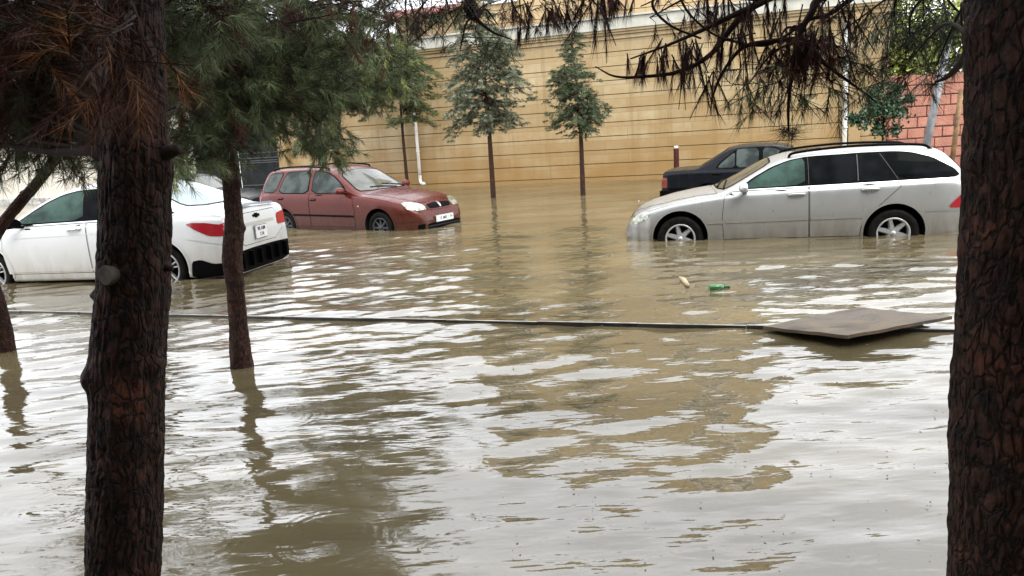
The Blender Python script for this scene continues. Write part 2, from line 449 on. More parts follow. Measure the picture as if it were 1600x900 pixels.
def make_car(S, name, label, cat, loc, rz):
    root = empty(name, loc, rz); tag(root, label, cat)
    P = M[S['paint']]
    me, bvh = car_body(S)
    wb, R, hw = S['wb'], S['R'], S['track']
    ar = S['arch']; cyl = [(x, S['R'] + .02, ar, s * .5, s * 1.3) for x in (0, wb) for s in (1, -1)]
    nm = cut(me, cyl, [P, M['arch']])
    body = link('body', nm, None, root, True)
    # sharp edge between lining and paint
    bm = bmesh.new(); bm.from_mesh(nm)
    for e in bm.edges:
        if len(e.link_faces) == 2 and e.calc_face_angle(0) > .6: e.smooth = False
    bm.to_mesh(nm); bm.free()
    for x in (0, wb):
        for s in (1, -1):
            make_wheel(root, x, s * hw, R, R, S['rim'], S['style'], M[S['rimmat']], S.get('steer', 0) if x else 0)
    for x in (0, wb):                                                # rolled arch lips
        for fr in ('L', 'Rr'):
            ln = [(x + (ar + .012) * math.cos(a), R + .02 + (ar + .012) * math.sin(a)) for a in np.linspace(math.radians(-12), math.radians(192), 40)]
            Patch(bvh).strip(ln, .028, fr, .009, 0).build('arch_lip', [P], root)
    for (ln, wd, fr) in S.get('ridges', []):
        for f in (('L', 'Rr') if fr == 'S' else (fr,)): Patch(bvh).strip(ln, wd, f, .008, 0).build('body_crease', [P], root)
    for nm_, outl, glass_ in S['windows']:
        for fr in ('L', 'Rr'):
            Patch(bvh).add(outl, fr, .0075, 0, .035, 1).build('window', [M[glass_]], root)
    for fr in ('L', 'Rr'):
        p = Patch(bvh)
        for o in S['surround']: p.add(o, fr, .005, 0, .03, 1)
        for ln in S.get('trimlines', []): p.strip(ln, .014, fr, .009, 0)
        p.build('window_surround', [M[S.get('surmat', 'trim')]], root)
    for nm_, outl, gl, fr in S['screens']:
        p = Patch(bvh); p.add(grow(outl, .022), fr, .004, 1, .04, 1); p.add(outl, fr, .007, 0, .04, 1)
        p.build(nm_, [M[gl], M['trim']], root)
    for k, (outl, hx, hz) in enumerate(S['doors']):
        for fr, s in (('L', 1), ('Rr', -1)):
            p = Patch(bvh); p.add(grow(outl, .007), fr, .0012, 1, .03, 0); p.add(outl, fr, .0032, 0, .03, 0)
            d = p.build('door', [P, M['trim']], root)
            if hx is not None: handle_part(d, bvh, hx, hz, s, M[S.get('handle', S['paint'])], S.get('dark_handle', False))
    for nm_, outl, fr in S.get('panels', []):
        for f in (('L', 'Rr') if fr == 'S' else (fr,)):
            p = Patch(bvh); p.add(grow(outl, .007), f, .0012, 1, .03, 0); p.add(outl, f, .0032, 0, .03, 0)
            p.build(nm_, [P, M['trim']], root)
    for nm_, outl, fr, mt, off in S.get('details', []):
        if fr == 'S':
            for f in ('L', 'Rr'): Patch(bvh).add(outl, f, off, 0, .02, 1).build(nm_, [M[mt]], root)
        elif fr in ('F2', 'B2'):
            for sg in (1, -1): Patch(bvh).add([(sg * a, b) for a, b in outl], fr[0], off, 0, .02, 1).build(nm_, [M[mt]], root)
        else: Patch(bvh).add(outl, fr, off, 0, .02, 1).build(nm_, [M[mt]], root)
    for nm_, ln, wd, fr, mt, off in S.get('strips', []):
        for f in (('L', 'Rr') if fr == 'S' else (fr,)): Patch(bvh).strip(ln, wd, f, off, 0).build(nm_, [M[mt]], root)
    mx, my, mz = S['mirror']
    for s in (1, -1): mirror_part(root, mx, s * my, mz, M[S.get('mirmat', S['paint'])], S.get('mirsc', 1))
    for rail in S.get('rails', []):
        for s in (1, -1):
            pts = []
            for x, y, dz in rail:
                h = bvh.ray_cast(Vector((x, s * y, 4)), Vector((0, 0, -1))); pts.append((x, s * y, h[0].z + dz))
            MB().tube(smooth_path(pts, 6), .018, 8).build('roof_rail', M[S.get('railmat', 'trim')], root)
    for x0, y0, x1, y1 in S.get('wipers', []):
        pts = []
        for t in np.linspace(0, 1, 7):
            x, y = x0 + (x1 - x0) * t, y0 + (y1 - y0) * t
            h = bvh.ray_cast(Vector((x, y, 4)), Vector((0, 0, -1))); pts.append(h[0] + Vector((.006, 0, .016)))
        MB().tube(pts, .008, 6).build('wiper', M['trim'], root)
    return root, bvh

YW = 0.83
# --- silver estate -------------------------------------------------------
silver = dict(paint='silver', wb=2.715, R=.315, rim=.205, arch=.375, track=.845, style='star6', rimmat='alloy', lean=.42,
    top=[(-1.03, .52), (-1.035, .60), (-1.02, .74), (-.98, .86), (-.92, .96), (-.78, 1.16), (-.62, 1.34), (-.52, 1.40), (-.3, 1.42), (.1, 1.435), (.6, 1.44), (1.0, 1.425), (1.25, 1.395), (1.45, 1.345), (1.6, 1.28), (1.9, 1.12), (2.15, .995), (2.24, .962), (2.5, .925), (2.8, .87), (3.1, .79), (3.28, .715), (3.38, .64), (3.44, .56), (3.48, .48), (3.495, .42)],
    belt=[(-1.04, .86), (-.7, .985), (0, .975), (1, .95), (1.9, .92), (2.3, .87), (2.8, .80), (3.2, .68), (3.5, .5)],
    wid=[(-1.04, .66), (-1.0, .74), (-.9, .80), (-.6, .85), (0, .865), (1.5, .868), (2.5, .862), (2.9, .85), (3.15, .80), (3.32, .70), (3.43, .56), (3.5, .42)],
    low=[(-1.04, .34), (-.9, .27), (-.4, .22), (2.6, .2), (3.2, .2), (3.45, .25), (3.5, .3)],
    crown=[(-1.04, .02), (-.8, .03), (-.5, .045), (1.1, .05), (1.6, .085), (2.1, .09), (2.4, .06), (3.0, .06), (3.5, .03)],
    windows=[('w', [(1.90, .975), (1.72, 1.10), (1.50, 1.22), (1.30, 1.295), (1.09, 1.335), (1.09, .992)], 'glass_green'),
             ('w', [(1.00, .994), (1.00, 1.342), (.46, 1.352), (.46, 1.004)], 'glass_dark'),
             ('w', [(.425, 1.005), (.425, 1.352), (.20, 1.352), (.02, 1.012)], 'glass_dark'),
             ('w', [(.13, 1.35), (-.15, 1.335), (-.42, 1.265), (-.66, 1.12), (-.72, 1.045), (-.68, 1.028), (-.05, 1.014)], 'glass_dark')],
    surround=[[(1.96, .958), (1.75, 1.105), (1.50, 1.24), (1.28, 1.315), (1.05, 1.352), (.4, 1.368), (.0, 1.366), (-.2, 1.348), (-.45, 1.272), (-.70, 1.12), (-.765, 1.04), (-.70, 1.008), (.0, .992), (1.0, .972)]],
    surmat='trim', trimlines=[],
    screens=[('windscreen', [(1.52, -.50), (1.50, 0), (1.52, .50), (2.10, .66), (2.19, .4), (2.22, 0), (2.19, -.4), (2.10, -.66)], 'screen', 'T'),
             ('rear_screen', [(-.60, 1.30), (.60, 1.30), (.66, 1.03), (-.66, 1.03)], 'glass_dark', 'B')],
    doors=[([(2.13, .30), (2.15, .60), (2.12, .87), (2.02, .935), (1.055, .955), (1.045, .30)], 1.20, .865),
           ([(1.025, .30), (1.035, .957), (-.02, .985), (-.06, .93), (.16, .72), (.34, .55), (.40, .42), (.42, .30)], .30, .895)],
    panels=[('bonnet', [(2.22, -.70), (2.30, 0), (2.22, .70), (2.9, .64), (3.2, .50), (3.33, .25), (3.36, 0), (3.33, -.25), (3.2, -.50), (2.9, -.64)], 'T')],
    details=[('headlight', [(3.43, .565), (3.36, .625), (3.22, .665), (3.12, .66), (3.16, .60), (3.27, .54), (3.40, .515)], 'S', 'lamp_clear', .006),
             ('taillight', [(-1.02, .62), (-1.0, .86), (-.90, .90), (-.82, .84), (-.64, .66), (-.66, .63)], 'S', 'lamp_red', .008),
             ('taillight', [(.52, .62), (.52, .90), (.76, .90), (.76, .62)], 'B2', 'lamp_red', .006),
             ('grille', [(-.30, .50), (-.34, .60), (0, .645), (.34, .60), (.30, .50)], 'F', 'trim', .006),
             ('sunroof', [(1.16, -.38), (1.16, .38), (.78, .38), (.78, -.38)], 'T', 'glass_dark', .004)],
    strips=[('side_moulding', [(2.36, .535), (2.14, .540)], .045, 'S', 'silver', .012), ('side_moulding', [(2.11, .54), (1.06, .553)], .045, 'S', 'silver', .012),
            ('side_moulding', [(1.02, .553), (.38, .558)], .045, 'S', 'silver', .012), ('bumper_trim', [(3.30, .44), (3.14, .44)], .03, 'S', 'silver', .010),
            ('window_bar', [(.44, 1.012), (.44, 1.345)], .014, 'S', 'window_bar', .011), ('window_bar', [(-.035, 1.015), (.165, 1.345)], .007, 'S', 'window_bar', .011), ('window_bar', [(1.045, .995), (1.045, 1.335)], .006, 'S', 'window_bar', .011),
            ('window_chrome', [(1.98, .952), (1.0, .967), (0, .987), (-.74, 1.0)], .012, 'S', 'chrome', .009)],
    ridges=[([(-.36, .60), (-.6, .60), (-.98, .60)], .02, 'S'), ([(3.08, .50), (3.3, .475), (3.44, .46)], .02, 'S')],
    mirror=(1.86, .965, .99), rails=[[(1.28, .56, -.01), (1.18, .56, .045), (.5, .565, .055), (-.3, .56, .05), (-.48, .55, -.01)]],
    wipers=[(2.2, .35, 2.1, -.3), (2.12, .62, 2.06, .05)])
# --- red estate ----------------------------------------------------------
red = dict(paint='red', wb=2.61, R=.305, rim=.19, arch=.35, track=.82, style='steel', rimmat='steel', lean=.36, steer=0.0,
    top=[(-.82, .48), (-.825, .62), (-.81, .78), (-.78, .92), (-.74, 1.06), (-.66, 1.28), (-.58, 1.40), (-.48, 1.435), (-.2, 1.455), (.4, 1.465), (.9, 1.455), (1.2, 1.425), (1.38, 1.37), (1.6, 1.25), (1.95, 1.06), (2.12, .975), (2.2, .955), (2.5, .92), (2.8, .87), (3.1, .79), (3.28, .72), (3.38, .65), (3.43, .56), (3.46, .46), (3.475, .38)],
    belt=[(-.83, .90), (-.5, .955), (1, .93), (1.9, .90), (2.3, .86), (2.8, .80), (3.2, .69), (3.48, .5)],
    wid=[(-.83, .70), (-.79, .77), (-.7, .81), (-.4, .842), (0, .85), (1.5, .855), (2.6, .85), (2.95, .82), (3.2, .76), (3.36, .66), (3.45, .54), (3.48, .46)],
    low=[(-.83, .34), (-.7, .27), (0, .22), (2.6, .2), (3.2, .18), (3.48, .24)],
    crown=[(-.83, .02), (-.6, .035), (-.3, .05), (1.1, .05), (1.5, .08), (2.0, .085), (2.3, .06), (3.0, .055), (3.48, .03)],
    windows=[('w', [(1.78, .965), (1.62, 1.11), (1.42, 1.245), (1.24, 1.325), (1.06, 1.362), (.86, 1.37), (.86, .965)], 'glass_grey'),
             ('w', [(.74, .965), (.74, 1.37), (.10, 1.372), (.02, 1.30), (-.12, .975)], 'glass_grey'),
             ('w', [(-.06, 1.36), (-.35, 1.35), (-.48, 1.30), (-.60, 1.10), (-.62, .995), (-.22, .985)], 'glass_grey')],
    surround=[[(1.84, .955), (1.64, 1.12), (1.43, 1.258), (1.25, 1.34), (1.06, 1.375), (.84, 1.383), (.84, .95)],
              [(.76, .95), (.76, 1.383), (.08, 1.386), (.0, 1.30), (-.145, .962)], [(-.04, 1.374), (-.36, 1.364), (-.49, 1.31), (-.615, 1.10), (-.64, .985), (-.25, .97)]],
    screens=[('windscreen', [(1.42, -.52), (1.39, 0), (1.42, .52), (2.0, .66), (2.09, .4), (2.12, 0), (2.09, -.4), (2.0, -.66)], 'screen', 'T'),
             ('rear_screen', [(-.56, 1.34), (.56, 1.34), (.62, 1.02), (-.62, 1.02)], 'glass_dark', 'B')],
    doors=[([(2.0, .32), (2.02, .60), (1.98, .85), (1.9, .925), (.81, .945), (.80, .32)], .92, .84), ([(.785, .32), (.79, .945), (-.17, .955), (-.2, .86), (.02, .74), (.22, .60), (.33, .45), (.36, .32)], -.03, .86)],
    dark_handle=True,
    panels=[('bonnet', [(2.12, -.66), (2.2, 0), (2.12, .66), (2.9, .56), (3.2, .40), (3.3, .2), (3.32, 0), (3.3, -.2), (3.2, -.40), (2.9, -.56)], 'T'),
            ('fuel_flap', [(-.30, .74), (-.30, .88), (-.44, .88), (-.44, .74)], 'L')],
    details=[('headlight', [(.40, .60), (.38, .68), (.50, .745), (.66, .755), (.73, .74), (.73, .64), (.62, .60)], 'F2', 'lamp_clear', .010),
             ('grille_frame', [(-.36, .58), (-.375, .695), (0, .725), (.375, .695), (.36, .58)], 'F', 'red', .012),
             ('grille', [(-.31, .605), (-.33, .68), (-.04, .70), (-.02, .60)], 'F', 'trim', .018), ('grille', [(.31, .605), (.33, .68), (.04, .70), (.02, .60)], 'F', 'trim', .018),
             ('emblem', [(-.028, .70), (.028, .70), (.034, .66), (.012, .615), (-.012, .615), (-.034, .66)], 'F', 'chrome', .026),
             ('air_intake', [(-.46, .245), (-.48, .36), (.48, .36), (.46, .245)], 'F', 'trim', .006),
             ('fog_lamp', [(.52, .26), (.52, .36), (.64, .35), (.63, .27)], 'F2', 'trim', .008),
             ('taillight', [(-.81, .62), (-.80, 1.2), (-.72, 1.2), (-.70, .9), (-.66, .63)], 'S', 'lamp_red', .006),
             ('side_repeater', [(2.16, .70), (2.16, .725), (2.11, .725), (2.11, .70)], 'S', 'lamp_amber', .008)],
    strips=[('side_moulding', [(2.0, .52), (.81, .535)], .035, 'S', 'trim', .012), ('side_moulding', [(.78, .535), (.30, .54)], .035, 'S', 'trim', .012),
            ('bumper_trim', [(-.62, .415), (-.4, .42)], .022, 'F', 'red', .014), ('bumper_trim', [(.62, .415), (.4, .42)], .022, 'F', 'red', .014),
            ('spoiler_lip', [(-.52, .225), (.52, .225)], .022, 'F', 'trim', .02), ('intake_bar', [(-.46, .30), (.46, .30)], .014, 'F', 'steel', .012)],
    ridges=[([(2.98, .42), (3.2, .42), (3.4, .42)], .02, 'S'), ([(3.0, .56), (3.3, .565)], .012, 'S')],
    mirror=(1.78, .935, 1.0), mirsc=1.05, rails=[[(1.18, .56, -.01), (1.08, .56, .035), (.4, .565, .05), (-.35, .55, .045), (-.5, .54, -.01)]],
    wipers=[(2.1, .3, 2.0, -.35), (2.02, .62, 1.96, .02)])
# --- white saloon --------------------------------------------------------
white = dict(paint='white', wb=2.685, R=.325, rim=.225, arch=.378, track=.855, style='twin5', rimmat='alloy', lean=.44,
    top=[(-.93, .52), (-.94, .62), (-.925, .80), (-.90, .93), (-.86, 1.015), (-.78, 1.04), (-.6, 1.045), (-.45, 1.065), (-.25, 1.15), (.05, 1.295), (.35, 1.415), (.55, 1.45), (.8, 1.47), (1.1, 1.475), (1.4, 1.455), (1.65, 1.395), (1.85, 1.31), (2.2, 1.13), (2.42, 1.025), (2.55, .99), (2.8, .955), (3.1, .88), (3.35, .77), (3.5, .66), (3.57, .55), (3.6, .42)],
    belt=[(-.94, .95), (-.5, .985), (0, 1.0), (1, .965), (1.9, .93), (2.5, .90), (2.9, .84), (3.3, .70), (3.6, .5)],
    wid=[(-.94, .72), (-.90, .78), (-.78, .84), (-.5, .875), (0, .893), (1.5, .89), (2.7, .888), (3.0, .865), (3.3, .78), (3.5, .64), (3.6, .48)],
    low=[(-.94, .19), (-.7, .19), (0, .2), (2.6, .2), (3.2, .18), (3.6, .24)],
    crown=[(-.94, .02), (-.6, .03), (-.2, .06), (.3, .07), (.7, .055), (1.3, .055), (1.8, .085), (2.3, .09), (2.6, .06), (3.1, .055), (3.6, .03)],
    windows=[('w', [(2.16, .985), (1.95, 1.11), (1.72, 1.235), (1.5, 1.32), (1.28, 1.365), (1.16, 1.375), (1.10, 1.008)], 'glass_green'),
             ('w', [(1.03, 1.01), (1.09, 1.378), (.75, 1.375), (.45, 1.34), (.30, 1.30), (.20, 1.03)], 'glass_dark'),
             ('w', [(.15, 1.032), (.24, 1.275), (.10, 1.20), (-.14, 1.085), (-.20, 1.05)], 'glass_dark')],
    surround=[[(2.24, .965), (1.98, 1.125), (1.73, 1.255), (1.5, 1.34), (1.28, 1.382), (1.0, 1.395), (.7, 1.39), (.44, 1.36), (.2, 1.27), (-.15, 1.10), (-.27, 1.04), (0, 1.012), (1.0, .99)]],
    screens=[('windscreen', [(1.76, -.54), (1.72, 0), (1.76, .54), (2.32, .68), (2.40, .4), (2.43, 0), (2.40, -.4), (2.32, -.68)], 'screen', 'T'),
             ('rear_screen', [(.34, -.50), (.37, 0), (.34, .50), (-.27, .60), (-.36, .3), (-.37, 0), (-.36, -.3), (-.27, -.60)], 'screen_aqua', 'T')],
    doors=[([(2.36, .32), (2.40, .60), (2.36, .88), (2.26, .935), (1.05, .965), (1.05, .32)], 1.22, .885), ([(1.03, .32), (1.03, .965), (.0, .99), (-.05, .93), (.18, .76), (.33, .60), (.40, .45), (.41, .32)], .20, .92)],
    handle='chrome',
    panels=[('bonnet', [(2.42, -.72), (2.5, 0), (2.42, .72), (3.1, .64), (3.35, .4), (3.42, 0), (3.35, -.4), (3.1, -.64)], 'T'),
            ('boot_lid', [(-.62, .66), (-.56, .84), (-.50, .95), (.50, .95), (.56, .84), (.62, .66), (.40, .54), (-.40, .54)], 'B')],
    details=[('taillight', [(-.93, .72), (-.925, .86), (-.70, .905), (-.50, .915), (-.42, .90), (-.55, .82), (-.72, .735)], 'S', 'lamp_red', .007),
             ('taillight', [(.48, .71), (.52, .87), (.80, .90), (.80, .72)], 'B2', 'lamp_red', .007),
             ('headlight', [(3.52, .66), (3.3, .76), (3.0, .80), (3.15, .68), (3.4, .60)], 'S', 'lamp_clear', .006),
             ('rear_diffuser', [(-.70, .20), (-.78, .47), (-.3, .49), (.3, .49), (.78, .47), (.70, .20)], 'B', 'trim', .012),
             ('side_skirt', [(-.40, .20), (-.44, .42), (-.56, .44), (-.72, .38), (-.93, .38), (-.93, .22)], 'S', 'trim', .008),
             ('sharkfin', [(.62, -.03), (.62, .03), (.48, .03), (.48, -.03)], 'T', 'trim', .02)],
    strips=[('boot_spoiler', [(-.60, 1.005), (0, 1.03), (.60, 1.005)], .022, 'B', 'steel', .03), ('window_chrome', [(2.2, .958), (1.0, .985), (.0, 1.006), (-.25, 1.03)], .012, 'S', 'chrome', .009),
            ('boot_recess', [(-.42, .80), (.42, .80)], .045, 'B', 'dull_white', .006)],
    ridges=[([(2.3, .36), (1.2, .355), (.42, .36)], .03, 'S'), ([(-.40, .72), (-.7, .66), (-.9, .62)], .012, 'S'), ([(2.2, .80), (1.0, .83), (0, .86)], .010, 'S')],
    mirror=(2.06, .985, 1.0), mirmat='trim', mirsc=1.15,
    wipers=[(2.42, .3, 2.3, -.35)])
M['dull_white'] = mat('recess_white', (.42, .40, .34), .5)  # off-white, duller than the body paint, for the boot strip
# --- black saloon --------------------------------------------------------
black = dict(paint='black', wb=2.665, R=.31, rim=.19, arch=.345, track=.80, style='steel', rimmat='steel', lean=.36, sm=.035,
    top=[(-.92, .50), (-.93, .62), (-.92, .80), (-.90, .90), (-.85, .935), (-.5, .955), (-.3, .965), (-.22, .985), (.05, 1.15), (.30, 1.30), (.42, 1.35), (.6, 1.375), (.9, 1.385), (1.2, 1.375), (1.4, 1.345), (1.5, 1.31), (1.8, 1.12), (2.05, .965), (2.12, .94), (2.5, .91), (3.0, .84), (3.35, .76), (3.45, .70), (3.48, .55), (3.49, .45)],
    belt=[(-.93, .88), (-.5, .915), (1, .91), (2.0, .89), (2.5, .85), (3.0, .79), (3.49, .66)],
    wid=[(-.93, .74), (-.90, .79), (-.82, .82), (-.4, .838), (1.5, .84), (2.8, .835), (3.2, .80), (3.4, .76), (3.49, .70)],
    low=[(-.93, .32), (-.7, .26), (0, .22), (3, .2), (3.49, .3)],
    crown=[(-.93, .015), (-.5, .02), (-.1, .04), (.4, .05), (1.2, .045), (1.6, .06), (2.0, .06), (2.3, .035), (3.49, .03)],
    windows=[('w', [(1.80, .945), (1.60, 1.07), (1.40, 1.19), (1.22, 1.285), (1.02, 1.30), (1.02, .945)], 'glass_grey'),
             ('w', [(.94, .945), (.94, 1.30), (.56, 1.295), (.53, 1.27), (.53, .95)], 'glass_grey'),
             ('w', [(.50, .95), (.50, 1.25), (.24, 1.04), (.18, .955)], 'glass_grey')],
    surround=[[(1.88, .93), (1.62, 1.09), (1.42, 1.21), (1.24, 1.305), (1.0, 1.318), (.55, 1.31), (.48, 1.27), (.2, 1.05), (.13, .935)]],
    screens=[('windscreen', [(1.56, -.52), (1.54, 0), (1.56, .52), (2.0, .64), (2.05, 0), (2.0, -.64)], 'screen', 'T'),
             ('rear_screen', [(.32, -.50), (.34, 0), (.32, .50), (-.14, .60), (-.18, 0), (-.14, -.60)], 'screen', 'T')],
    doors=[([(1.98, .32), (1.98, .85), (1.9, .91), (.99, .915), (.98, .32)], 1.12, .83), ([(.96, .32), (.97, .915), (.02, .92), (.0, .84), (.2, .70), (.34, .5), (.35, .32)], .16, .84)],
    dark_handle=True, panels=[('boot_lid', [(-.60, .60), (-.60, .88), (.60, .88), (.60, .60)], 'B')],
    details=[('taillight', [(-.92, .60), (-.92, .80), (-.80, .80), (-.80, .60)], 'S', 'tail_dull', .006), ('taillight', [(.46, .60), (.46, .80), (.76, .80), (.76, .60)], 'B2', 'tail_dull', .008),
             ('side_skirt', [(.40, .22), (.38, .42), (2.28, .42), (2.26, .22)], 'S', 'trim', .008)],
    strips=[('side_moulding', [(-.78, .575), (-.36, .575)], .04, 'S', 'trim', .012), ('side_moulding', [(.38, .575), (2.28, .575)], .04, 'S', 'trim', .012),
            ('rear_bumper', [(-.78, .46), (.78, .46)], .14, 'B', 'trim', .05), ('side_bumper', [(-.93, .46), (-.38, .46)], .14, 'S', 'trim', .03)],
    ridges=[([(-.9, .84), (0, .86), (1.5, .855), (2.6, .82), (3.3, .74)], .012, 'S')],
    mirror=(1.76, .90, .98), mirmat='black')
M['tail_dull'] = mat('weathered_red_lens', (.16, .02, .012), .3, coat=.3)

sroot, _ = make_car(silver, 'estate_car', 'silver estate car with black roof rails and six spoke wheels, standing hub deep in water', 'car', (5.22, 10.40, -.285), math.radians(165.9))
rroot, rb = make_car(red, 'estate_car', 'dark red estate car with roof rails, nose towards the open water', 'car', (-4.08, 15.87, -.257), math.radians(-33.8))
wroot, wbv = make_car(white, 'saloon_car', 'white saloon car with a black diffuser, behind the big left pine trunk', 'car', (-4.33, 10.42, -.17), math.radians(168))
kroot, kb = make_car(black, 'saloon_car', 'black boxy saloon car half hidden behind the silver estate car', 'car', (4.30, 15.5, -.25), math.radians(-22))

def copy_tree(o, parent=None):
    c = o.copy(); COL.objects.link(c); c.parent = parent
    for ch in [q for q in o.children]: copy_tree(ch, c)
    return c
k2 = copy_tree(kroot); k2.location = (-9.4, 20.2, -.27); k2.rotation_euler = (0, 0, math.radians(-17))
tag(k2, 'dark car almost hidden between the white saloon boot and the red estate car', 'car')
# number plates, emblem
def plate(root, x, z, wd, ht, sgn, lines, bvh, y=0):
    h = bvh.ray_cast(Vector((8 * sgn, y, z)), Vector((-sgn, 0, 0))); xx = h[0].x + .022 * sgn
    bm = bmesh.new(); box(bm, (xx, y, z), (.012, wd + .02, ht + .02), bev=.003, mi=1); box(bm, (xx + .006 * sgn, y, z), (.008, wd, ht), bev=.003)
    p = bm_link('number_plate', bm, [M['plate'], M['trim']], root)
    rot = Matrix(((0, 0, sgn), (sgn, 0, 0), (0, 1, 0))).to_4x4()
    for s, size, dy, dz in lines:
        text_mesh('plate_lettering', s, size, M['ink'], p, Matrix.Translation((xx + .012 * sgn, y + dy, z + dz)) @ rot)
plate(rroot, 3.46, .415, .50, .105, 1, [('10 MR 174', .092, .02, 0), ('AZ', .03, -.225, -.025)], rb)
plate(wroot, -.93, .68, .29, .17, -1, [('90 AM', .075, 0, .04), ('174', .075, 0, -.04)], wbv, y=.0)
h = wbv.ray_cast(Vector((-8, 0, .90)), Vector((1, 0, 0))); bx = h[0].x
bm = bmesh.new()
box(bm, (bx - .008, 0, .90), (.016, .17, .035), bev=.004); box(bm, (bx - .009, 0, .90), (.018, .06, .065), bev=.004)
bm_link('emblem', bm, M['trim'], wroot)
for y in (-.56, -.34, -.12, .12, .34, .56):
    h = wbv.ray_cast(Vector((-8, y, .38)), Vector((1, 0, 0)))
    bm = bmesh.new(); box(bm, (h[0].x - .03, y, .36), (.09, .022, .20), bev=.006); bm_link('diffuser_fin', bm, M['trim'], wroot)
# bonnet star of the silver estate
bm = bmesh.new(); box(bm, (3.33, 0, .715), (.006, .006, .07)); lathe_r = .028
for k in range(20):
    a = 2 * math.pi * k / 20; box(bm, (3.33, lathe_r * math.cos(a), .765 + lathe_r * math.sin(a)), (.005, .010, .005), rot=Matrix.Rotation(a + math.pi / 2, 4, 'X'))
for k in range(3):
    a = math.pi / 2 + 2 * math.pi * k / 3; box(bm, (3.33, .014 * math.cos(a), .765 + .014 * math.sin(a)), (.004, .028, .004), rot=Matrix.Rotation(a, 4, 'X'))
bm_link('bonnet_emblem', bm, M['chrome'], sroot)

#@@SETTING
# ------------------------------------------------------------------ ground and flood water
M['road'] = vary(mat('asphalt', (.05, .05, .05), .7), (.035, .033, .03), (.07, .065, .055), 3, bump=.4)
M['kerb_side'] = vary(mat('kerb_side_shade', (.02, .018, .014), .4), (.012, .010, .008), (.035, .03, .022), 8)  # shade on the kerb's side faces, put into their colour
M['kerb'] = vary(mat('kerb_stone', (.30, .29, .26), .35), (.17, .16, .14), (.40, .39, .36), 6, rough=(.15, .6), bump=.5, bscale=40)
bm = bmesh.new()
vs = [bm.verts.new(p) for p in ((-300, -60, -.30), (300, -60, -.30), (300, 400, -.30), (-300, 400, -.30))]; bm.faces.new(vs)
tag(bm_link('ground', bm, M['road']), kind='structure')
def water_material():
    m = mat('flood_water', (.2, .16, .09), .025, 0, .5, ior=1.85)
    t = m.node_tree; b = t.nodes['Principled BSDF']; l = t.links.new
    tc = N(t, 'ShaderNodeTexCoord'); P0 = tc.outputs['Object']
    # silt: broad drifts of lighter and darker mud
    n = N(t, 'ShaderNodeTexNoise'); n.inputs['Scale'].default_value = .8; n.inputs['Detail'].default_value = 6
    mp = N(t, 'ShaderNodeMapping'); mp.inputs['Scale'].default_value = (.45, 1.4, 1); mp.inputs['Rotation'].default_value = (0, 0, .2)
    l(P0, mp.inputs[0]); l(mp.outputs[0], n.inputs['Vector'])
    r = N(t, 'ShaderNodeMapRange'); r.inputs['From Min'].default_value = .35; r.inputs['From Max'].default_value = .68
    l(n.outputs['Fac'], r.inputs['Value'])
    mx = N(t, 'ShaderNodeMix', data_type='RGBA'); mx.inputs[6].default_value = (*WC1, 1); mx.inputs[7].default_value = (*WC2, 1)
    l(r.outputs[0], mx.inputs[0])
    # floating specks
    v = N(t, 'ShaderNodeTexVoronoi'); v.inputs['Scale'].default_value = 9; v.inputs['Randomness'].default_value = 1
    l(P0, v.inputs['Vector'])
    vr = N(t, 'ShaderNodeMapRange'); vr.inputs['From Min'].default_value = .035; vr.inputs['From Max'].default_value = .02; vr.inputs['To Max'].default_value = .5
    l(v.outputs['Distance'], vr.inputs['Value'])
    mx2 = N(t, 'ShaderNodeMix', data_type='RGBA'); mx2.inputs[7].default_value = (.34, .30, .2, 1)
    l(vr.outputs[0], mx2.inputs[0]); l(mx.outputs[2], mx2.inputs[6]); l(mx2.outputs[2], b.inputs['Base Color'])
    # fine ripple over the modelled waves
    acc = None
    for sc, st, amp, rot in ((3.2, (.45, 1.9, 1), .0060, .12), (7.5, (.45, 1.7, 1), .0052, .25), (18.0, (.55, 1.5, 1), .0011, .05), (55.0, (.8, 1.2, 1), .00022, .5)):
        mp = N(t, 'ShaderNodeMapping'); mp.inputs['Scale'].default_value = st; mp.inputs['Rotation'].default_value = (0, 0, rot)
        nn = N(t, 'ShaderNodeTexNoise'); nn.inputs['Scale'].default_value = sc; nn.inputs['Detail'].default_value = 2; nn.inputs['Distortion'].default_value = .3
        l(P0, mp.inputs[0]); l(mp.outputs[0], nn.inputs['Vector'])
        mu = N(t, 'ShaderNodeMath', operation='MULTIPLY'); mu.inputs[1].default_value = amp * WRIP; l(nn.outputs['Fac'], mu.inputs[0])
        if acc is None: acc = mu.outputs[0]
        else:
            ad = N(t, 'ShaderNodeMath', operation='ADD'); l(acc, ad.inputs[0]); l(mu.outputs[0], ad.inputs[1]); acc = ad.outputs[0]
    bp = N(t, 'ShaderNodeBump'); bp.inputs['Strength'].default_value = 1; bp.inputs['Distance'].default_value = 1.0
    l(acc, bp.inputs['Height']); l(bp.outputs[0], b.inputs['Normal'])
    return m
WC1, WC2, WRIP = (.078, .063, .034), (.148, .120, .066), .85
M['water'] = water_material()
KA = math.radians(19)
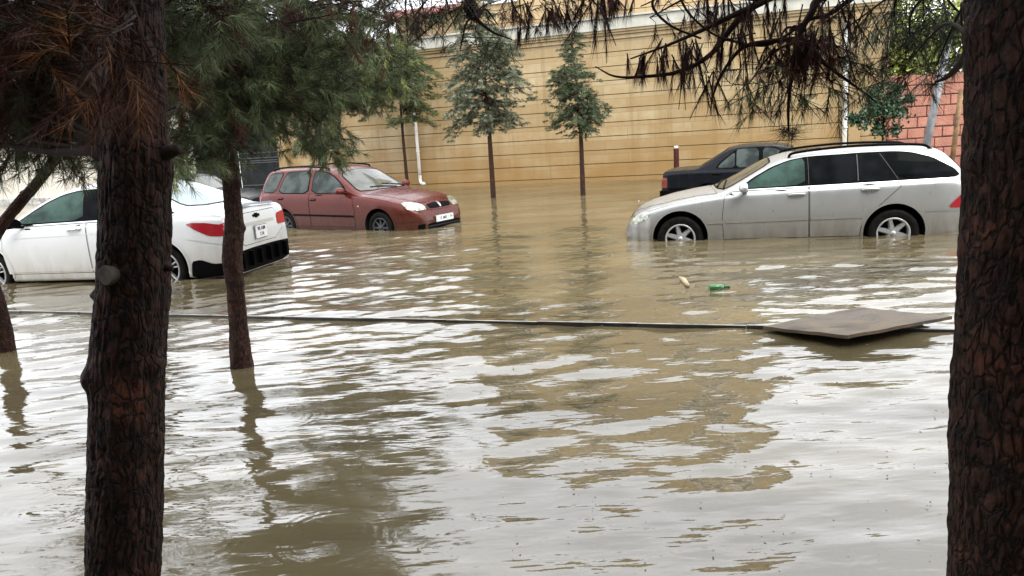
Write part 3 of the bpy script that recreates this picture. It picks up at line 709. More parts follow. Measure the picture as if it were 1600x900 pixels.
def waves(X, Yy):
    """height of the flood: long low crests running along the street, gusts, drip rings under the trees"""
    r = np.random.default_rng(3); H = np.zeros_like(X)
    dist = np.sqrt(X ** 2 + Yy ** 2)
    for lam, amp, n, spread in ((1.7, .0055, 5, .22), (.80, .0060, 8, .24), (.40, .0040, 14, .32), (.20, .0013, 12, .5)):
        for _ in range(n):
            th = math.pi / 2 + r.normal(0, spread) - .10; L_ = lam * r.uniform(.7, 1.4); k = 2 * math.pi / L_
            ph = r.uniform(0, 6.28); kx, ky = k * math.cos(th), k * math.sin(th)
            mod = .5 + .5 * np.sin(X * r.uniform(-1.3, 1.3) * .8 + Yy * r.uniform(-1, 1) * .5 + r.uniform(0, 6.28))
            fade = np.clip(1.6 - dist * .05 / lam * .25, .4, 1)
            H += amp / math.sqrt(n) * 1.6 * mod * fade * np.sin(kx * X + ky * Yy + ph + .5 * np.sin(X * 1.7 + ph))
    calm = .85 + .15 / (1 + np.exp(-((dist - 6.2)) / .8))
    H *= calm
    rings = [(G(800, 718), .10, .0009), (G(520, 835), .20, .0012), (G(645, 832), .11, .0010), (G(690, 862), .08, .0009), (G(440, 650), .2, .0012),
             (G(90, 790), .2, .0016), (G(320, 850), .14, .0014), (G(720, 655), .07, .0008), (G(1400, 900), .12, .0012), (G(330, 740), .2, .0012)]
    for k in range(30):
        p = G(r.uniform(40, 1460), r.uniform(420, 880)); rings.append((p, r.uniform(.02, .09), .0005))
    for c, R_, a in rings:
        d = np.sqrt((X - c.x) ** 2 + (Yy - c.y) ** 2); lam = .028 + .08 * R_
        ang = np.arctan2(Yy - c.y, X - c.x); wob = .55 + .45 * np.sin(ang * 2 + c.x * 9) * np.cos(ang * 3 + c.y * 5)
        H += a * wob * np.sin(2 * math.pi * (d - R_) / lam) * np.exp(-((d - R_) / (R_ * .26 + .012)) ** 2)
    return H
def water_grid(x0, x1, y0, y1, nx, ny, fy=1.0):
    gx = np.linspace(x0, x1, nx); gy = y0 + (y1 - y0) * np.linspace(0, 1, ny) ** fy
    return gx, gy
# one sheet: rows spread out with distance, columns fan out
rows = np.concatenate([np.arange(1.6, 7.0, .012), 7.0 * (1.0028 ** np.arange(0, 620))]); rows = rows[rows < 39]
cols = np.linspace(-1, 1, 560)
half = np.maximum(rows * .86 + 1.0, 2.6)
Xg = cols[None, :] * half[:, None]; Yg = np.repeat(rows[:, None], len(cols), 1)
Zg = waves(Xg, Yg)
edge = np.clip((1 - np.abs(cols)) / .02, 0, 1)[None, :] * np.clip((rows - 1.6) / .1, 0, 1)[:, None] * np.clip((39 - rows) / 1, 0, 1)[:, None]
Zg *= edge
nr, nc = Zg.shape
V = np.stack([Xg, Yg, Zg], -1).reshape(-1, 3)
ii = (np.arange(nr - 1)[:, None] * nc + np.arange(nc - 1)[None, :]).ravel()
Fq = np.stack([ii, ii + 1, ii + nc + 1, ii + nc], 1)
# the rest of the sheet out to the horizon
base = len(V); ring_in = []
bl, br = (0, nc - 1); tl, tr = ((nr - 1) * nc, nr * nc - 1)
Vx = [(-260, -50, 0), (260, -50, 0), (260, 350, 0), (-260, 350, 0)]
me_w = mesh_np('water', V, Fq, M['water'], None, True); tag(me_w, kind='structure')
bm = bmesh.new(); bm.from_mesh(me_w.data); bm.verts.ensure_lookup_table()
left = [bm.verts[i * nc] for i in range(nr)]; right = [bm.verts[i * nc + nc - 1] for i in range(nr)]
bot = [bm.verts[k] for k in range(nc)]; top = [bm.verts[(nr - 1) * nc + k] for k in range(nc)]
o4 = [bm.verts.new(p) for p in Vx]
bm.faces.new([o4[0], o4[1]] + bot[::-1]); bm.faces.new([o4[1], o4[2]] + right[::-1]); bm.faces.new([o4[2], o4[3]] + top); bm.faces.new([o4[3], o4[0]] + left)
bm.to_mesh(me_w.data); bm.free()

# kerb just breaking the surface
kL, kR = G(-60, 489), G(1560, 525)
def along(a, b, t): return a + (b - a) * t
bm = bmesh.new(); kd = (kR - kL); klen = kd.length; ka = math.atan2(kd.y, kd.x); nstone = 12
for i in range(nstone):
    t0, t1 = i / nstone, (i + 1) / nstone; c = along(kL, kR, (t0 + t1) / 2)
    box(bm, (c.x + .05 * math.sin(-ka), c.y + .05 * math.cos(ka), -.121 + random.uniform(-.005, .004)), (klen / nstone - .002, .028, .30), rz=ka + random.uniform(-.004, .004), bev=.008)
bm.normal_update()
for f in bm.faces: f.material_index = 0 if f.normal.z > .3 else 1
tag(bm_link('kerb', bm, [M['kerb'], M['kerb_side']]), kind='structure')

# ------------------------------------------------------------------ the stone wall across the street
WA = math.radians(18.9); WO = Vector((2.0, 23.6, 0)); WD = Vector((math.cos(WA), -math.sin(WA), 0)); WN = Vector((-math.sin(WA), -math.cos(WA), 0))
def onwall(px, py, off=0.0):
    d = Vector(ray(px, py)); o = WO + WN * off; t = (o - Vector((0, 0, CH))).dot(WN) / d.dot(WN)
    p = Vector((0, 0, CH)) + d * t; return (p - WO).dot(WD), p.z
def wpt(s, off, z): return WO + WD * s + WN * off + Vector((0, 0, z))
def stone(name, c1, c2, c3, row, bw, stain=True):
    m = mat(name, c1, .55); t = m.node_tree; b = t.nodes['Principled BSDF']; l = t.links.new
    tc = N(t, 'ShaderNodeTexCoord'); sp = N(t, 'ShaderNodeSeparateXYZ'); l(tc.outputs['Object'], sp.inputs[0])
    cb = N(t, 'ShaderNodeCombineXYZ'); l(sp.outputs['X'], cb.inputs['X']); l(sp.outputs['Z'], cb.inputs['Y'])
    br = N(t, 'ShaderNodeTexBrick'); br.offset = .37; br.inputs['Scale'].default_value = 1; br.inputs['Brick Width'].default_value = bw; br.inputs['Row Height'].default_value = row
    br.inputs['Mortar Size'].default_value = .009; br.inputs['Bias'].default_value = 0
    br.inputs['Color1'].default_value = (*c1, 1); br.inputs['Color2'].default_value = (*c2, 1); br.inputs['Mortar'].default_value = tuple(x * .55 for x in c1) + (1,)
    l(cb.outputs[0], br.inputs['Vector'])
    n = N(t, 'ShaderNodeTexNoise'); n.inputs['Scale'].default_value = 1.6; n.inputs['Detail'].default_value = 9; n.inputs['Roughness'].default_value = .65; l(tc.outputs['Object'], n.inputs['Vector'])
    r = N(t, 'ShaderNodeMapRange'); r.inputs['From Min'].default_value = .42; r.inputs['From Max'].default_value = .68; r.inputs['To Max'].default_value = .75; l(n.outputs['Fac'], r.inputs['Value'])
    mx = N(t, 'ShaderNodeMix', data_type='RGBA'); mx.inputs[7].default_value = (*c3, 1); l(r.outputs[0], mx.inputs[0]); l(br.outputs['Color'], mx.inputs[6])
    # wet foot of the wall: tide stain with an uneven edge
    n3 = N(t, 'ShaderNodeTexNoise'); n3.inputs['Scale'].default_value = 1.1; n3.inputs['Detail'].default_value = 7; l(tc.outputs['Object'], n3.inputs['Vector'])
    ad = N(t, 'ShaderNodeMath', operation='MULTIPLY_ADD'); ad.inputs[1].default_value = -3.2; l(n3.outputs['Fac'], ad.inputs[0]); l(sp.outputs['Z'], ad.inputs[2])
    r2 = N(t, 'ShaderNodeMapRange'); r2.inputs['From Min'].default_value = .6; r2.inputs['From Max'].default_value = -1.5; r2.inputs['To Max'].default_value = .8; l(ad.outputs[0], r2.inputs['Value'])
    mx2 = N(t, 'ShaderNodeMix', data_type='RGBA'); mx2.inputs[7].default_value = (c3[0] * .86, c3[1] * .74, c3[2] * .5, 1)
    l(r2.outputs[0], mx2.inputs[0]); l(mx.outputs[2], mx2.inputs[6])
    # rain runs down the face from the coping
    mp = N(t, 'ShaderNodeMapping'); mp.inputs['Scale'].default_value = (3.2, 1, .16); l(tc.outputs['Object'], mp.inputs[0])
    n5 = N(t, 'ShaderNodeTexNoise'); n5.inputs['Scale'].default_value = 1.3; n5.inputs['Detail'].default_value = 8; l(mp.outputs[0], n5.inputs['Vector'])
    r5 = N(t, 'ShaderNodeMapRange'); r5.inputs['From Min'].default_value = .52; r5.inputs['From Max'].default_value = .70; r5.inputs['To Max'].default_value = .55; l(n5.outputs['Fac'], r5.inputs['Value'])
    mx3 = N(t, 'ShaderNodeMix', data_type='RGBA'); mx3.inputs[7].default_value = (c3[0] * .8, c3[1] * .8, c3[2] * .85, 1); l(r5.outputs[0], mx3.inputs[0]); l(mx2.outputs[2], mx3.inputs[6]); l(mx3.outputs[2], b.inputs['Base Color'])
    n2 = N(t, 'ShaderNodeTexNoise'); n2.inputs['Scale'].default_value = 25; n2.inputs['Detail'].default_value = 5; l(tc.outputs['Object'], n2.inputs['Vector'])
    bp = N(t, 'ShaderNodeBump'); bp.inputs['Strength'].default_value = .3; bp.inputs['Distance'].default_value = .01; l(n2.outputs['Fac'], bp.inputs['Height']); l(bp.outputs[0], b.inputs['Normal'])
    return m
M['stone'] = stone('ochre_stone', (.385, .305, .175), (.280, .200, .094), (.265, .165, .054), .41, 1.9)
M['stone_house'] = stone('house_stone', (.42, .31, .17), (.36, .26, .13), (.33, .22, .10), .41, 1.5)
M['groove'] = mat('stone_groove', (.085, .052, .022), .95)
M['coping'] = vary(mat('coping_plaster', (.6, .58, .5), .5), (.33, .32, .26), (.45, .44, .38), 2.5, bump=.2)
M['cream'] = vary(mat('cream_render', (.55, .5, .42), .6), (.46, .42, .34), (.58, .54, .46), 1.2, bump=.3)
M['gate'] = vary(mat('gate_paint', (.01, .01, .01), .5, spec=.12), (.006, .007, .007), (.014, .015, .016), 6)
M['gate_rail'] = mat('gate_rail', (.045, .047, .05), .35, .2)
def wx(px, py=250, off=0.): return onwall(px, py, off)[0]
ROW = .41; Z0 = .13 - ROW
def courses(bm, s0, s1, z0, z1, off=0., dep=.05):
    k = math.floor((z0 - Z0) / ROW)
    while Z0 + k * ROW < z1:
        a, b_ = max(z0, Z0 + k * ROW + .010), min(z1, Z0 + (k + 1) * ROW - .010)
        if b_ - a > .03:
            box(bm, ((s0 + s1) / 2, -off + dep / 2, (a + b_) / 2), (s1 - s0, dep, b_ - a), bev=.006)
        k += 1
def wall_root(name, label, cat, group=None):
    e = empty(name, tuple(WO), -WA); tag(e, label, cat, group); return e
sE0, sE1 = wx(526), wx(1384, 215)
ZT = 4.17
root = wall_root('stone_wall', 'long ochre stone wall with horizontal grooves and a pale coping, across the flooded street', 'wall')
bm = bmesh.new(); courses(bm, sE0, sE1, -.3, ZT); bm_link('facing', bm, M['stone'], root)
bm = bmesh.new(); box(bm, ((sE0 + sE1) / 2, .20, ZT / 2 - .15), (sE1 - sE0 - .002, .30, ZT + .3 - .01)); bm_link('wall_core', bm, M['groove'], root)
bm = bmesh.new(); sL = wx(443)
for za, zb, pr in ((ZT + .262, ZT + .58, .20), (ZT + .582, ZT + .64, .26)):
    box(bm, ((sL + sE1) / 2, .2 - pr / 2, (za + zb) / 2), (sE1 - sL + pr, .40 + pr, zb - za), bev=.008)
bm_link('coping', bm, M['coping'], root)
bm = bmesh.new()
for za, zb, pr in ((ZT + .002, ZT + .12, .05), (ZT + .122, ZT + .19, .11), (ZT + .192, ZT + .26, .16)): box(bm, ((sL + sE1) / 2, .2 - pr / 2, (za + zb) / 2), (sE1 - sL + pr, .40 + pr, zb - za), bev=.008)
bm_link('cornice_moulding', bm, M['stone'], root)
bm = bmesh.new(); box(bm, (wx(1334, 200), -.10, ZT / 2 - .15), (.30, .12, ZT + .29), bev=.01); bm_link('pilaster', bm, M['stone'], root)
# gate part of the street front
root = wall_root('gate_wall', 'ochre stone gate front with pillars between the dark gate and the long wall', 'wall')
bm = bmesh.new()
for a, b_, o in ((441, 454, .14), (513, 526, .14)):
    box(bm, ((wx(a) + wx(b_)) / 2, -o / 2, ZT / 2 - .15), (wx(b_) - wx(a), .30, ZT + .29), bev=.015)
bm_link('pillar', bm, M['stone'], root)
bm = bmesh.new(); courses(bm, wx(454) + .002, wx(496), -.3, ZT); courses(bm, wx(496), wx(513) - .002, 3.05, ZT); bm_link('facing', bm, M['stone'], root)
bm = bmesh.new(); box(bm, ((wx(454) + wx(496)) / 2, .2, ZT / 2 - .15), (wx(496) - wx(454) - .004, .29, ZT + .28)); box(bm, ((wx(496) + wx(513)) / 2, .2, (3.06 + ZT) / 2), (wx(513) - wx(496), .28, ZT - 3.07)); bm_link('wall_core', bm, M['groove'], root)
g = wall_root('metal_door', 'narrow dark grey metal door between two stone pillars', 'door')
bm = bmesh.new(); box(bm, ((wx(496) + wx(513)) / 2, .12, 1.36), (wx(513) - wx(496) - .01, .05, 3.32), bev=.01); bm_link('door_leaf', bm, M['gate'], g)
bm = bmesh.new(); box(bm, (wx(499), .085, 1.0), (.03, .03, .18), bev=.006); bm_link('handle', bm, M['gate_rail'], g)
g = wall_root('metal_gate', 'wide black metal gate with thin horizontal rails, behind the red car', 'gate')
s0, s1 = wx(303), wx(441); zt = 3.3
for k in range(2):
    a, b_ = (s0, (s0 + s1) / 2 - .02) if k == 0 else ((s0 + s1) / 2 + .02, s1)
    bm = bmesh.new(); box(bm, ((a + b_) / 2, .10, zt / 2 - .15), (b_ - a, .04, zt + .29), bev=.006)
    leaf = bm_link('gate_leaf', bm, M['gate'], g)
    for zz in (.35, 1.15, 1.22, 1.32, 1.5, 2.6, 2.9):
        bm = bmesh.new(); box(bm, ((a + b_) / 2, .07, zz), (b_ - a - .1, .035, .03), bev=.004); bm_link('gate_rail', bm, M['gate_rail'], leaf)
root = wall_root('lintel', 'stone beam over the black gate', 'lintel')
bm = bmesh.new(); courses(bm, s0, s1 - .002, zt + .05, ZT); box(bm, ((s0 + s1) / 2, .18, (zt + .05 + ZT) / 2), (s1 - s0 - .004, .24, ZT - zt - .08)); bm_link('facing', bm, M['stone'], root)
root = wall_root('cream_wall', 'plain cream rendered wall at the far left end of the street', 'wall')
bm = bmesh.new(); sl = wx(-320); box(bm, ((sl + s0) / 2 - .001, .15, 2.6), (s0 - sl, .3, 5.8), bev=.01); bm_link('wall', bm, M['cream'], root)
bm = bmesh.new(); box(bm, ((sl + s0) / 2 - .001, -.03, -.02), (s0 - sl, .06, .5), bev=.01); bm_link('plinth', bm, M['kerb'], root)
# house above the wall (its upper floor shows in the water)
M['pane'] = mat('house_glass', (.03, .04, .045), .06); M['frame'] = mat('white_frame', (.7, .7, .68), .4); M['roof_tile'] = vary(mat('pink_roof', (.42, .17, .16), .6), (.35, .13, .12), (.50, .23, .21), 4)
def house(name, label, sa, sb, off, dep, z1, winz, mt, roofm, wins):
    r = wall_root(name, label, 'house')
    bm = bmesh.new(); courses(bm, sa, sb, 4.0, z1, -off); bm_link('facing', bm, mt, r)
    bm = bmesh.new(); box(bm, ((sa + sb) / 2, off + dep / 2 + .05, z1 / 2 - .15), (sb - sa - .01, dep, z1 + .29)); bm_link('wall', bm, mt, r)
    bm = bmesh.new(); box(bm, ((sa + sb) / 2, off + dep / 2, z1 + .12), (sb - sa + .6, dep + .6, .24), bev=.03); bm_link('roof', bm, roofm, r)
    for ws in wins:
        for wz in winz:
            bm = bmesh.new()
            for dx, dz, sx, sz in ((0, .8, 1.2, .1), (0, -.8, 1.2, .1), (-.55, 0, .1, 1.5), (.55, 0, .1, 1.5), (0, 0, .05, 1.5)): box(bm, (ws + dx, off - .05, wz + dz), (sx, .12, sz), bev=.006)
            f = bm_link('window', bm, M['frame'], r)
            bm = bmesh.new(); box(bm, (ws, off - .02, wz), (1.05, .05, 1.5)); bm_link('pane', bm, M['pane'], f)
    return r
hA, hB = wx(712, 0), wx(1192, 0)
house('stone_house', 'two storey ochre stone house rising behind the long wall', hA, hB, .55, 9, 9.2, (6.5,), M['stone_house'], M['coping'], [hA + .14 * (hB - hA), hA + .42 * (hB - hA), hA + .82 * (hB - hA)])
house('low_house', 'low house with a pink roof showing over the wall at the left', wx(560, 0), hA - .4, 2.6, 6, 5.9, (), M['stone_house'], M['roof_tile'], [])
# pink block wall
M['pink'] = vary(mat('pink_block', (.28, .11, .07), .6), (.22, .078, .048), (.33, .135, .085), 2.2, bump=.8, bscale=30, bdist=.03)
M['mortar'] = mat('dark_mortar', (.08, .05, .04), .9)
pr = empty('block_wall', tuple(wpt(wx(1384, 215), .0, 0)), math.radians(9)); tag(pr, 'low wall of pink painted blocks with dark joints, right of the ochre wall', 'wall')
bm = bmesh.new(); rw = .285; L0 = 9.0
for k in range(10):
    x = -.02 - (0 if k % 2 == 0 else .30)
    while x < L0:
        wdt = random.uniform(.52, .60); a, b_ = max(x, 0) + .012, min(x + wdt, L0) - .012
        if b_ - a > .05:
            z = -.33 + k * rw; j = random.uniform(-.006, .006)
            box(bm, ((a + b_) / 2, .0 + j, z + rw / 2 + random.uniform(-.005, .005)), (b_ - a, .22, rw - .028 + random.uniform(-.012, .006)), bev=.018, rz=random.uniform(-.006, .006))
        x += wdt
bm_link('blocks', bm, M['pink'], pr)
bm = bmesh.new(); box(bm, (L0 / 2, .03, 1.09), (L0 - .06, .2, 2.80)); bm_link('mortar', bm, M['mortar'], pr)

# pipes and posts
M['pipe'] = vary(mat('white_pipe', (.62, .61, .57), .35), (.5, .47, .4), (.7, .7, .67), 5, stretch=(1, 1, .3))
M['grey_post'] = vary(mat('grey_post', (.16, .165, .17), .5), (.11, .112, .115), (.21, .215, .22), 7)
M['rust_post'] = vary(mat('rusty_post', (.15, .08, .03), .7), (.08, .04, .015), (.22, .13, .05), 9)
M['redpost'] = vary(mat('red_brown_post', (.07, .018, .012), .6, spec=.08), (.025, .007, .006), (.06, .014, .010), 9)
s_a = onwall(646, 150, .1); s_b = onwall(655, 268, .1)
def dpipe(px0, py0, px1, py1, label, foot=True, r=.05):
    a = onwall(px0, py0, .11); b_ = onwall(px1, py1, .11)
    base = wpt(b_[0], .11, 0); e = empty('downpipe', tuple(base)); tag(e, label, 'pipe', None)
    rel = lambda s, o, z: wpt(s, o, z) - base
    sx = (a[0] + b_[0]) / 2
    pts = [rel(a[0], .11, ZT - .1), rel(sx, .11, 2.5), rel(b_[0], .11, .42 if foot else -.25)]
    MB().tube(smooth_path(pts, 5), r, 12).build('pipe', M['pipe'], e)
    if foot: MB().tube(smooth_path([rel(b_[0], .11, .44), rel(b_[0], .11, .30), rel(b_[0] + .05, .16, .20), rel(b_[0] + .22, .30, .17)], 5), r * 1.08, 12).build('pipe_shoe', M['pipe'], e)
    for z in (1.2, 2.6, 4.0):
        MB().tube([rel(b_[0] + (a[0] - b_[0]) * z / 5, .11, z), rel(b_[0] + (a[0] - b_[0]) * z / 5, .11, z + .05)], r * 1.25, 12).build('pipe_clip', M['pipe'], e)
dpipe(647, 165, 656, 272, 'white downpipe with a bent foot on the ochre wall, behind the red car')
dpipe(1322, 80, 1320, 218, 'straight white downpipe near the right end of the ochre wall', False, .065)
def post(name, px, py, px1, py1, y, r, mt, label, cat, cap=None):
    a, b_ = Y(px, py, y), Y(px1, py1, y); d = (b_ - a).normalized()
    b0 = a + d * ((-.3 - a.z) / d.z); e = empty(name, tuple(b0)); tag(e, label, cat)
    MB().tube([Vector((0, 0, 0)), (b_ - b0) * .5, b_ - b0], r, 12).build('post', mt, e)
    if cap: MB().tube([b_ - b0, b_ - b0 + Vector((0, 0, cap))], r * .8, 10).build('cap', M['frame'], e)
post('grey_post', 1448, 225, 1480, 70, 17.0, .085, M['grey_post'], 'leaning grey metal post in front of the pink block wall', 'post')
post('rusty_post', 1488, 250, 1502, 140, 17.2, .055, M['rust_post'], 'thin rusty yellow post beside the leaning grey post', 'post')
post('bollard', 1057, 262, 1056.5, 232, 21.5, .075, M['redpost'], 'short red brown post with a pale tip, behind the boot of the black car', 'post', .07)

# ------------------------------------------------------------------ floating things
M['board'] = vary(mat('wet_board', (.12, .09, .06), .4, spec=.3), (.045, .030, .017), (.125, .092, .055), 5, rough=(.05, .8), bump=.6, bscale=30)
cs = [G(1192, 510, .05), G(1325, 524, .10), G(1488, 494, .09), G(1340, 480, .015)]
bm = bmesh.new()
nn_ = 14; grid = [[None] * (nn_ + 1) for _ in range(nn_ + 1)]
for k in (0, 1):
    g_ = [[None] * (nn_ + 1) for _ in range(nn_ + 1)]
    for i in range(nn_ + 1):
        for j in range(nn_ + 1):
            u, v = i / nn_, j / nn_
            p = cs[0] * (1 - u) * (1 - v) + cs[1] * u * (1 - v) + cs[2] * u * v + cs[3] * (1 - u) * v
            p = p + Vector((0, 0, -.024 * k - .03 * math.sin(math.pi * u) * math.sin(math.pi * v) + .006 * noise.noise(Vector((u * 5, v * 5, 0)))))
            g_[i][j] = bm.verts.new(p)
    for i in range(nn_):
        for j in range(nn_):
            f = [g_[i][j], g_[i + 1][j], g_[i + 1][j + 1], g_[i][j + 1]]; bm.faces.new(f if k == 0 else f[::-1])
    grid = [grid, g_] if k else g_
A_, B_ = grid
for i in range(nn_):
    for (a, b_) in (((i, 0), (i + 1, 0)), ((i, nn_), (i + 1, nn_)), ((0, i), (0, i + 1)), ((nn_, i), (nn_, i + 1))):
        bm.faces.new((A_[a[0]][a[1]], A_[b_[0]][b_[1]], B_[b_[0]][b_[1]], B_[a[0]][a[1]]))
bmesh.ops.recalc_face_normals(bm, faces=bm.faces)
tag(bm_link('wooden_board', bm, M['board']), 'warped brown wooden board lying over the drowned kerb', 'board')
M['green_glass'] = mat('bottle_green', (.02, .14, .03), .08, coat=.5)
c = G(1108, 450, .018); c2 = G(1140, 447.5, .018)
d = (c2 - c); e = empty('bottle', tuple(c)); tag(e, 'small green bottle floating in mid street', 'bottle')
MB().tube([Vector((0, 0, 0)), d * .03, d * .5, d * .62, d * .74], [.024, .032, .032, .026, .014], 14).build('bottle_body', M['green_glass'], e)
MB().tube([d * .745, d * .97, d * .975, d], [.014, .013, .017, .017], 12).build('bottle_neck', M['green_glass'], e)
M['stick'] = mat('peeled_stick', (.42, .33, .19), .5)
a, b_ = G(1062, 433, .0), G(1075, 446, .02)
tag(MB().tube([a, (a + b_) / 2 + Vector((0, 0, .012)), b_], [.012, .028, .02], 8).build('wood_scrap', M['stick']), 'pale scrap of wood floating left of the green bottle', 'wood scrap')

# leaf and needle litter carried by the flood: nobody could count it
r0 = np.random.default_rng(21); Vl = []; Cl = []
for k in range(520):
    p = G(r0.uniform(0, 1500), 330 + 560 * r0.uniform(0, 1) ** 1.3); a = r0.uniform(0, 6.28); s1 = r0.uniform(.002, .008) * (1 + p.y * .12); s2 = s1 * r0.uniform(.12, .6)
    d1 = np.array([math.cos(a), math.sin(a), 0]) * s1; d2 = np.array([-math.sin(a), math.cos(a), 0]) * s2; c = np.array([p.x, p.y, .013])
    Vl += [c - d1, c + d2 + [0, 0, .003], c + d1, c - d2]; Cl += [np.array([(.05, .035, .02), (.02, .014, .01), (.16, .13, .06), (.05, .08, .03)][r0.integers(0, 4)])] * 4
LIT = (np.array(Vl), np.arange(len(Vl)).reshape(-1, 4), np.array(Cl))

# ------------------------------------------------------------------ bark and trunks
def bark(name, c1, c2, c3, sc=1.0):
    m = mat(name, c1, .7, spec=.16); t = m.node_tree; b = t.nodes['Principled BSDF']; l = t.links.new
    tc = N(t, 'ShaderNodeTexCoord'); mp = N(t, 'ShaderNodeMapping'); mp.inputs['Scale'].default_value = (1, 1, .48); l(tc.outputs['Object'], mp.inputs[0])
    nz = N(t, 'ShaderNodeTexNoise'); nz.inputs['Scale'].default_value = 7 * sc; nz.inputs['Detail'].default_value = 6; l(mp.outputs[0], nz.inputs['Vector'])
    av = N(t, 'ShaderNodeMixRGB'); av.inputs[0].default_value = .12; l(mp.outputs[0], av.inputs[1]); l(nz.outputs['Color'], av.inputs[2])
    v = N(t, 'ShaderNodeTexVoronoi', feature='DISTANCE_TO_EDGE'); v.inputs['Scale'].default_value = 24 * sc; l(av.outputs[0], v.inputs['Vector'])
    n = N(t, 'ShaderNodeTexNoise'); n.inputs['Scale'].default_value = 11 * sc; n.inputs['Detail'].default_value = 10; n.inputs['Roughness'].default_value = .7; l(tc.outputs['Object'], n.inputs['Vector'])
    r = N(t, 'ShaderNodeValToRGB'); e = r.color_ramp.elements; e[0].position = .38; e[0].color = (*c1, 1); e[1].position = .72; e[1].color = (*c3, 1)
    x = e.new(.52); x.color = (*c2, 1); l(n.outputs['Fac'], r.inputs[0])
    vr = N(t, 'ShaderNodeMapRange'); vr.inputs['From Max'].default_value = .18; l(v.outputs['Distance'], vr.inputs['Value'])
    mx = N(t, 'ShaderNodeMix', data_type='RGBA'); mx.inputs[6].default_value = (c1[0] * .6, c1[1] * .6, c1[2] * .6, 1); l(vr.outputs[0], mx.inputs[0])
    n4 = N(t, 'ShaderNodeTexNoise'); n4.inputs['Scale'].default_value = 3.2 * sc; n4.inputs['Detail'].default_value = 7; l(tc.outputs['Object'], n4.inputs['Vector'])
    r4 = N(t, 'ShaderNodeMapRange'); r4.inputs['From Min'].default_value = .55; r4.inputs['From Max'].default_value = .68; r4.inputs['To Max'].default_value = .7; l(n4.outputs['Fac'], r4.inputs['Value'])
    mz = N(t, 'ShaderNodeMix', data_type='RGBA'); mz.inputs[7].default_value = (c3[0] * 1.25, c3[1] * .95, c3[2] * .8, 1); l(r4.outputs[0], mz.inputs[0]); l(r.outputs[0], mz.inputs[6])
    l(mz.outputs[2], mx.inputs[7]); l(mx.outputs[2], b.inputs['Base Color'])
    n2 = N(t, 'ShaderNodeTexNoise'); n2.inputs['Scale'].default_value = 60 * sc; n2.inputs['Detail'].default_value = 6; l(tc.outputs['Object'], n2.inputs['Vector'])
    ad = N(t, 'ShaderNodeMath', operation='MULTIPLY_ADD'); ad.inputs[1].default_value = .5; l(n2.outputs['Fac'], ad.inputs[0]); l(vr.outputs[0], ad.inputs[2])
    bp = N(t, 'ShaderNodeBump'); bp.inputs['Strength'].default_value = .75; bp.inputs['Distance'].default_value = .010 / sc ** .5; l(ad.outputs[0], bp.inputs['Height']); l(bp.outputs[0], b.inputs['Normal'])
    return m
M['bark'] = bark('pine_bark', (.012, .008, .006), (.032, .014, .009), (.075, .036, .024), 1.5)
M['bark_s'] = bark('young_bark', (.020, .012, .009), (.055, .023, .015), (.10, .052, .038), 2.2)
M['scar'] = vary(mat('cut_wood', (.05, .04, .03), .8), (.03, .024, .018), (.075, .058, .042), 30)
def trunk(name, pts, rad, mt, parent, seg=96, res=.012, amp=.012, knots=(), furrow=1.0, origin=None):
    """tapered trunk with real bark plates; knots = (height along 0-1, angle, size, push)"""
    P = smooth_path(pts, 12); n0 = len(P)
    Ls = [0]
    for a, b_ in zip(P[:-1], P[1:]): Ls.append(Ls[-1] + (b_ - a).length)
    tot = Ls[-1]; n = max(8, int(tot / res)); t_in = np.linspace(0, 1, len(rad))
    V = np.zeros((n + 1, seg, 3))
    Pa = np.array([tuple(p) for p in P])
    for i in range(n + 1):
        s = tot * i / n; c = np.array([np.interp(s, Ls, Pa[:, k]) for k in range(3)]); rr = np.interp(i / n, t_in, rad)
        for k in range(seg):
            a = 2 * math.pi * k / seg; ca, sa = math.cos(a), math.sin(a)
            q = Vector((ca * rr, sa * rr, s))
            wob = noise.noise(Vector((ca * 1.3, sa * 1.3, s * 2.2)) + Vector((rr * 90, 0, 0))) * amp * 1.7
            f1 = noise.noise(Vector((ca * 6.5 + .5 * math.sin(s * 9), sa * 6.5, s * 7.5)) * furrow + Vector((3, 1, 7)))
            f2 = noise.noise(Vector((ca * 17, sa * 17, s * 26)) * furrow)
            f3 = noise.noise(Vector((ca * 40, sa * 40, s * 42)) * furrow)
            pl = (abs(f1) ** .6 * 1.3 - .5) * amp + f2 * amp * .55 + f3 * amp * .32
            kn = 0
            for (kh, ka_, ks, kp) in knots:
                dd = math.hypot((i / n - kh) * tot, ((a - ka_ + math.pi) % (2 * math.pi) - math.pi) * rr)
                if dd < ks * 2.6: kn += kp * math.exp(-(dd / ks) ** 2)
            r2 = rr + wob + pl + kn
            V[i, k] = c + np.array([ca * r2, sa * r2, 0])
    idx = np.arange(n)[:, None] * seg; k0 = np.arange(seg)[None, :]; k1 = (k0 + 1) % seg
    Fq = np.stack([idx + k0, idx + k1, idx + seg + k1, idx + seg + k0], -1).reshape(-1, 4)
    return mesh_np(name, V.reshape(-1, 3), Fq, mt, parent, True)

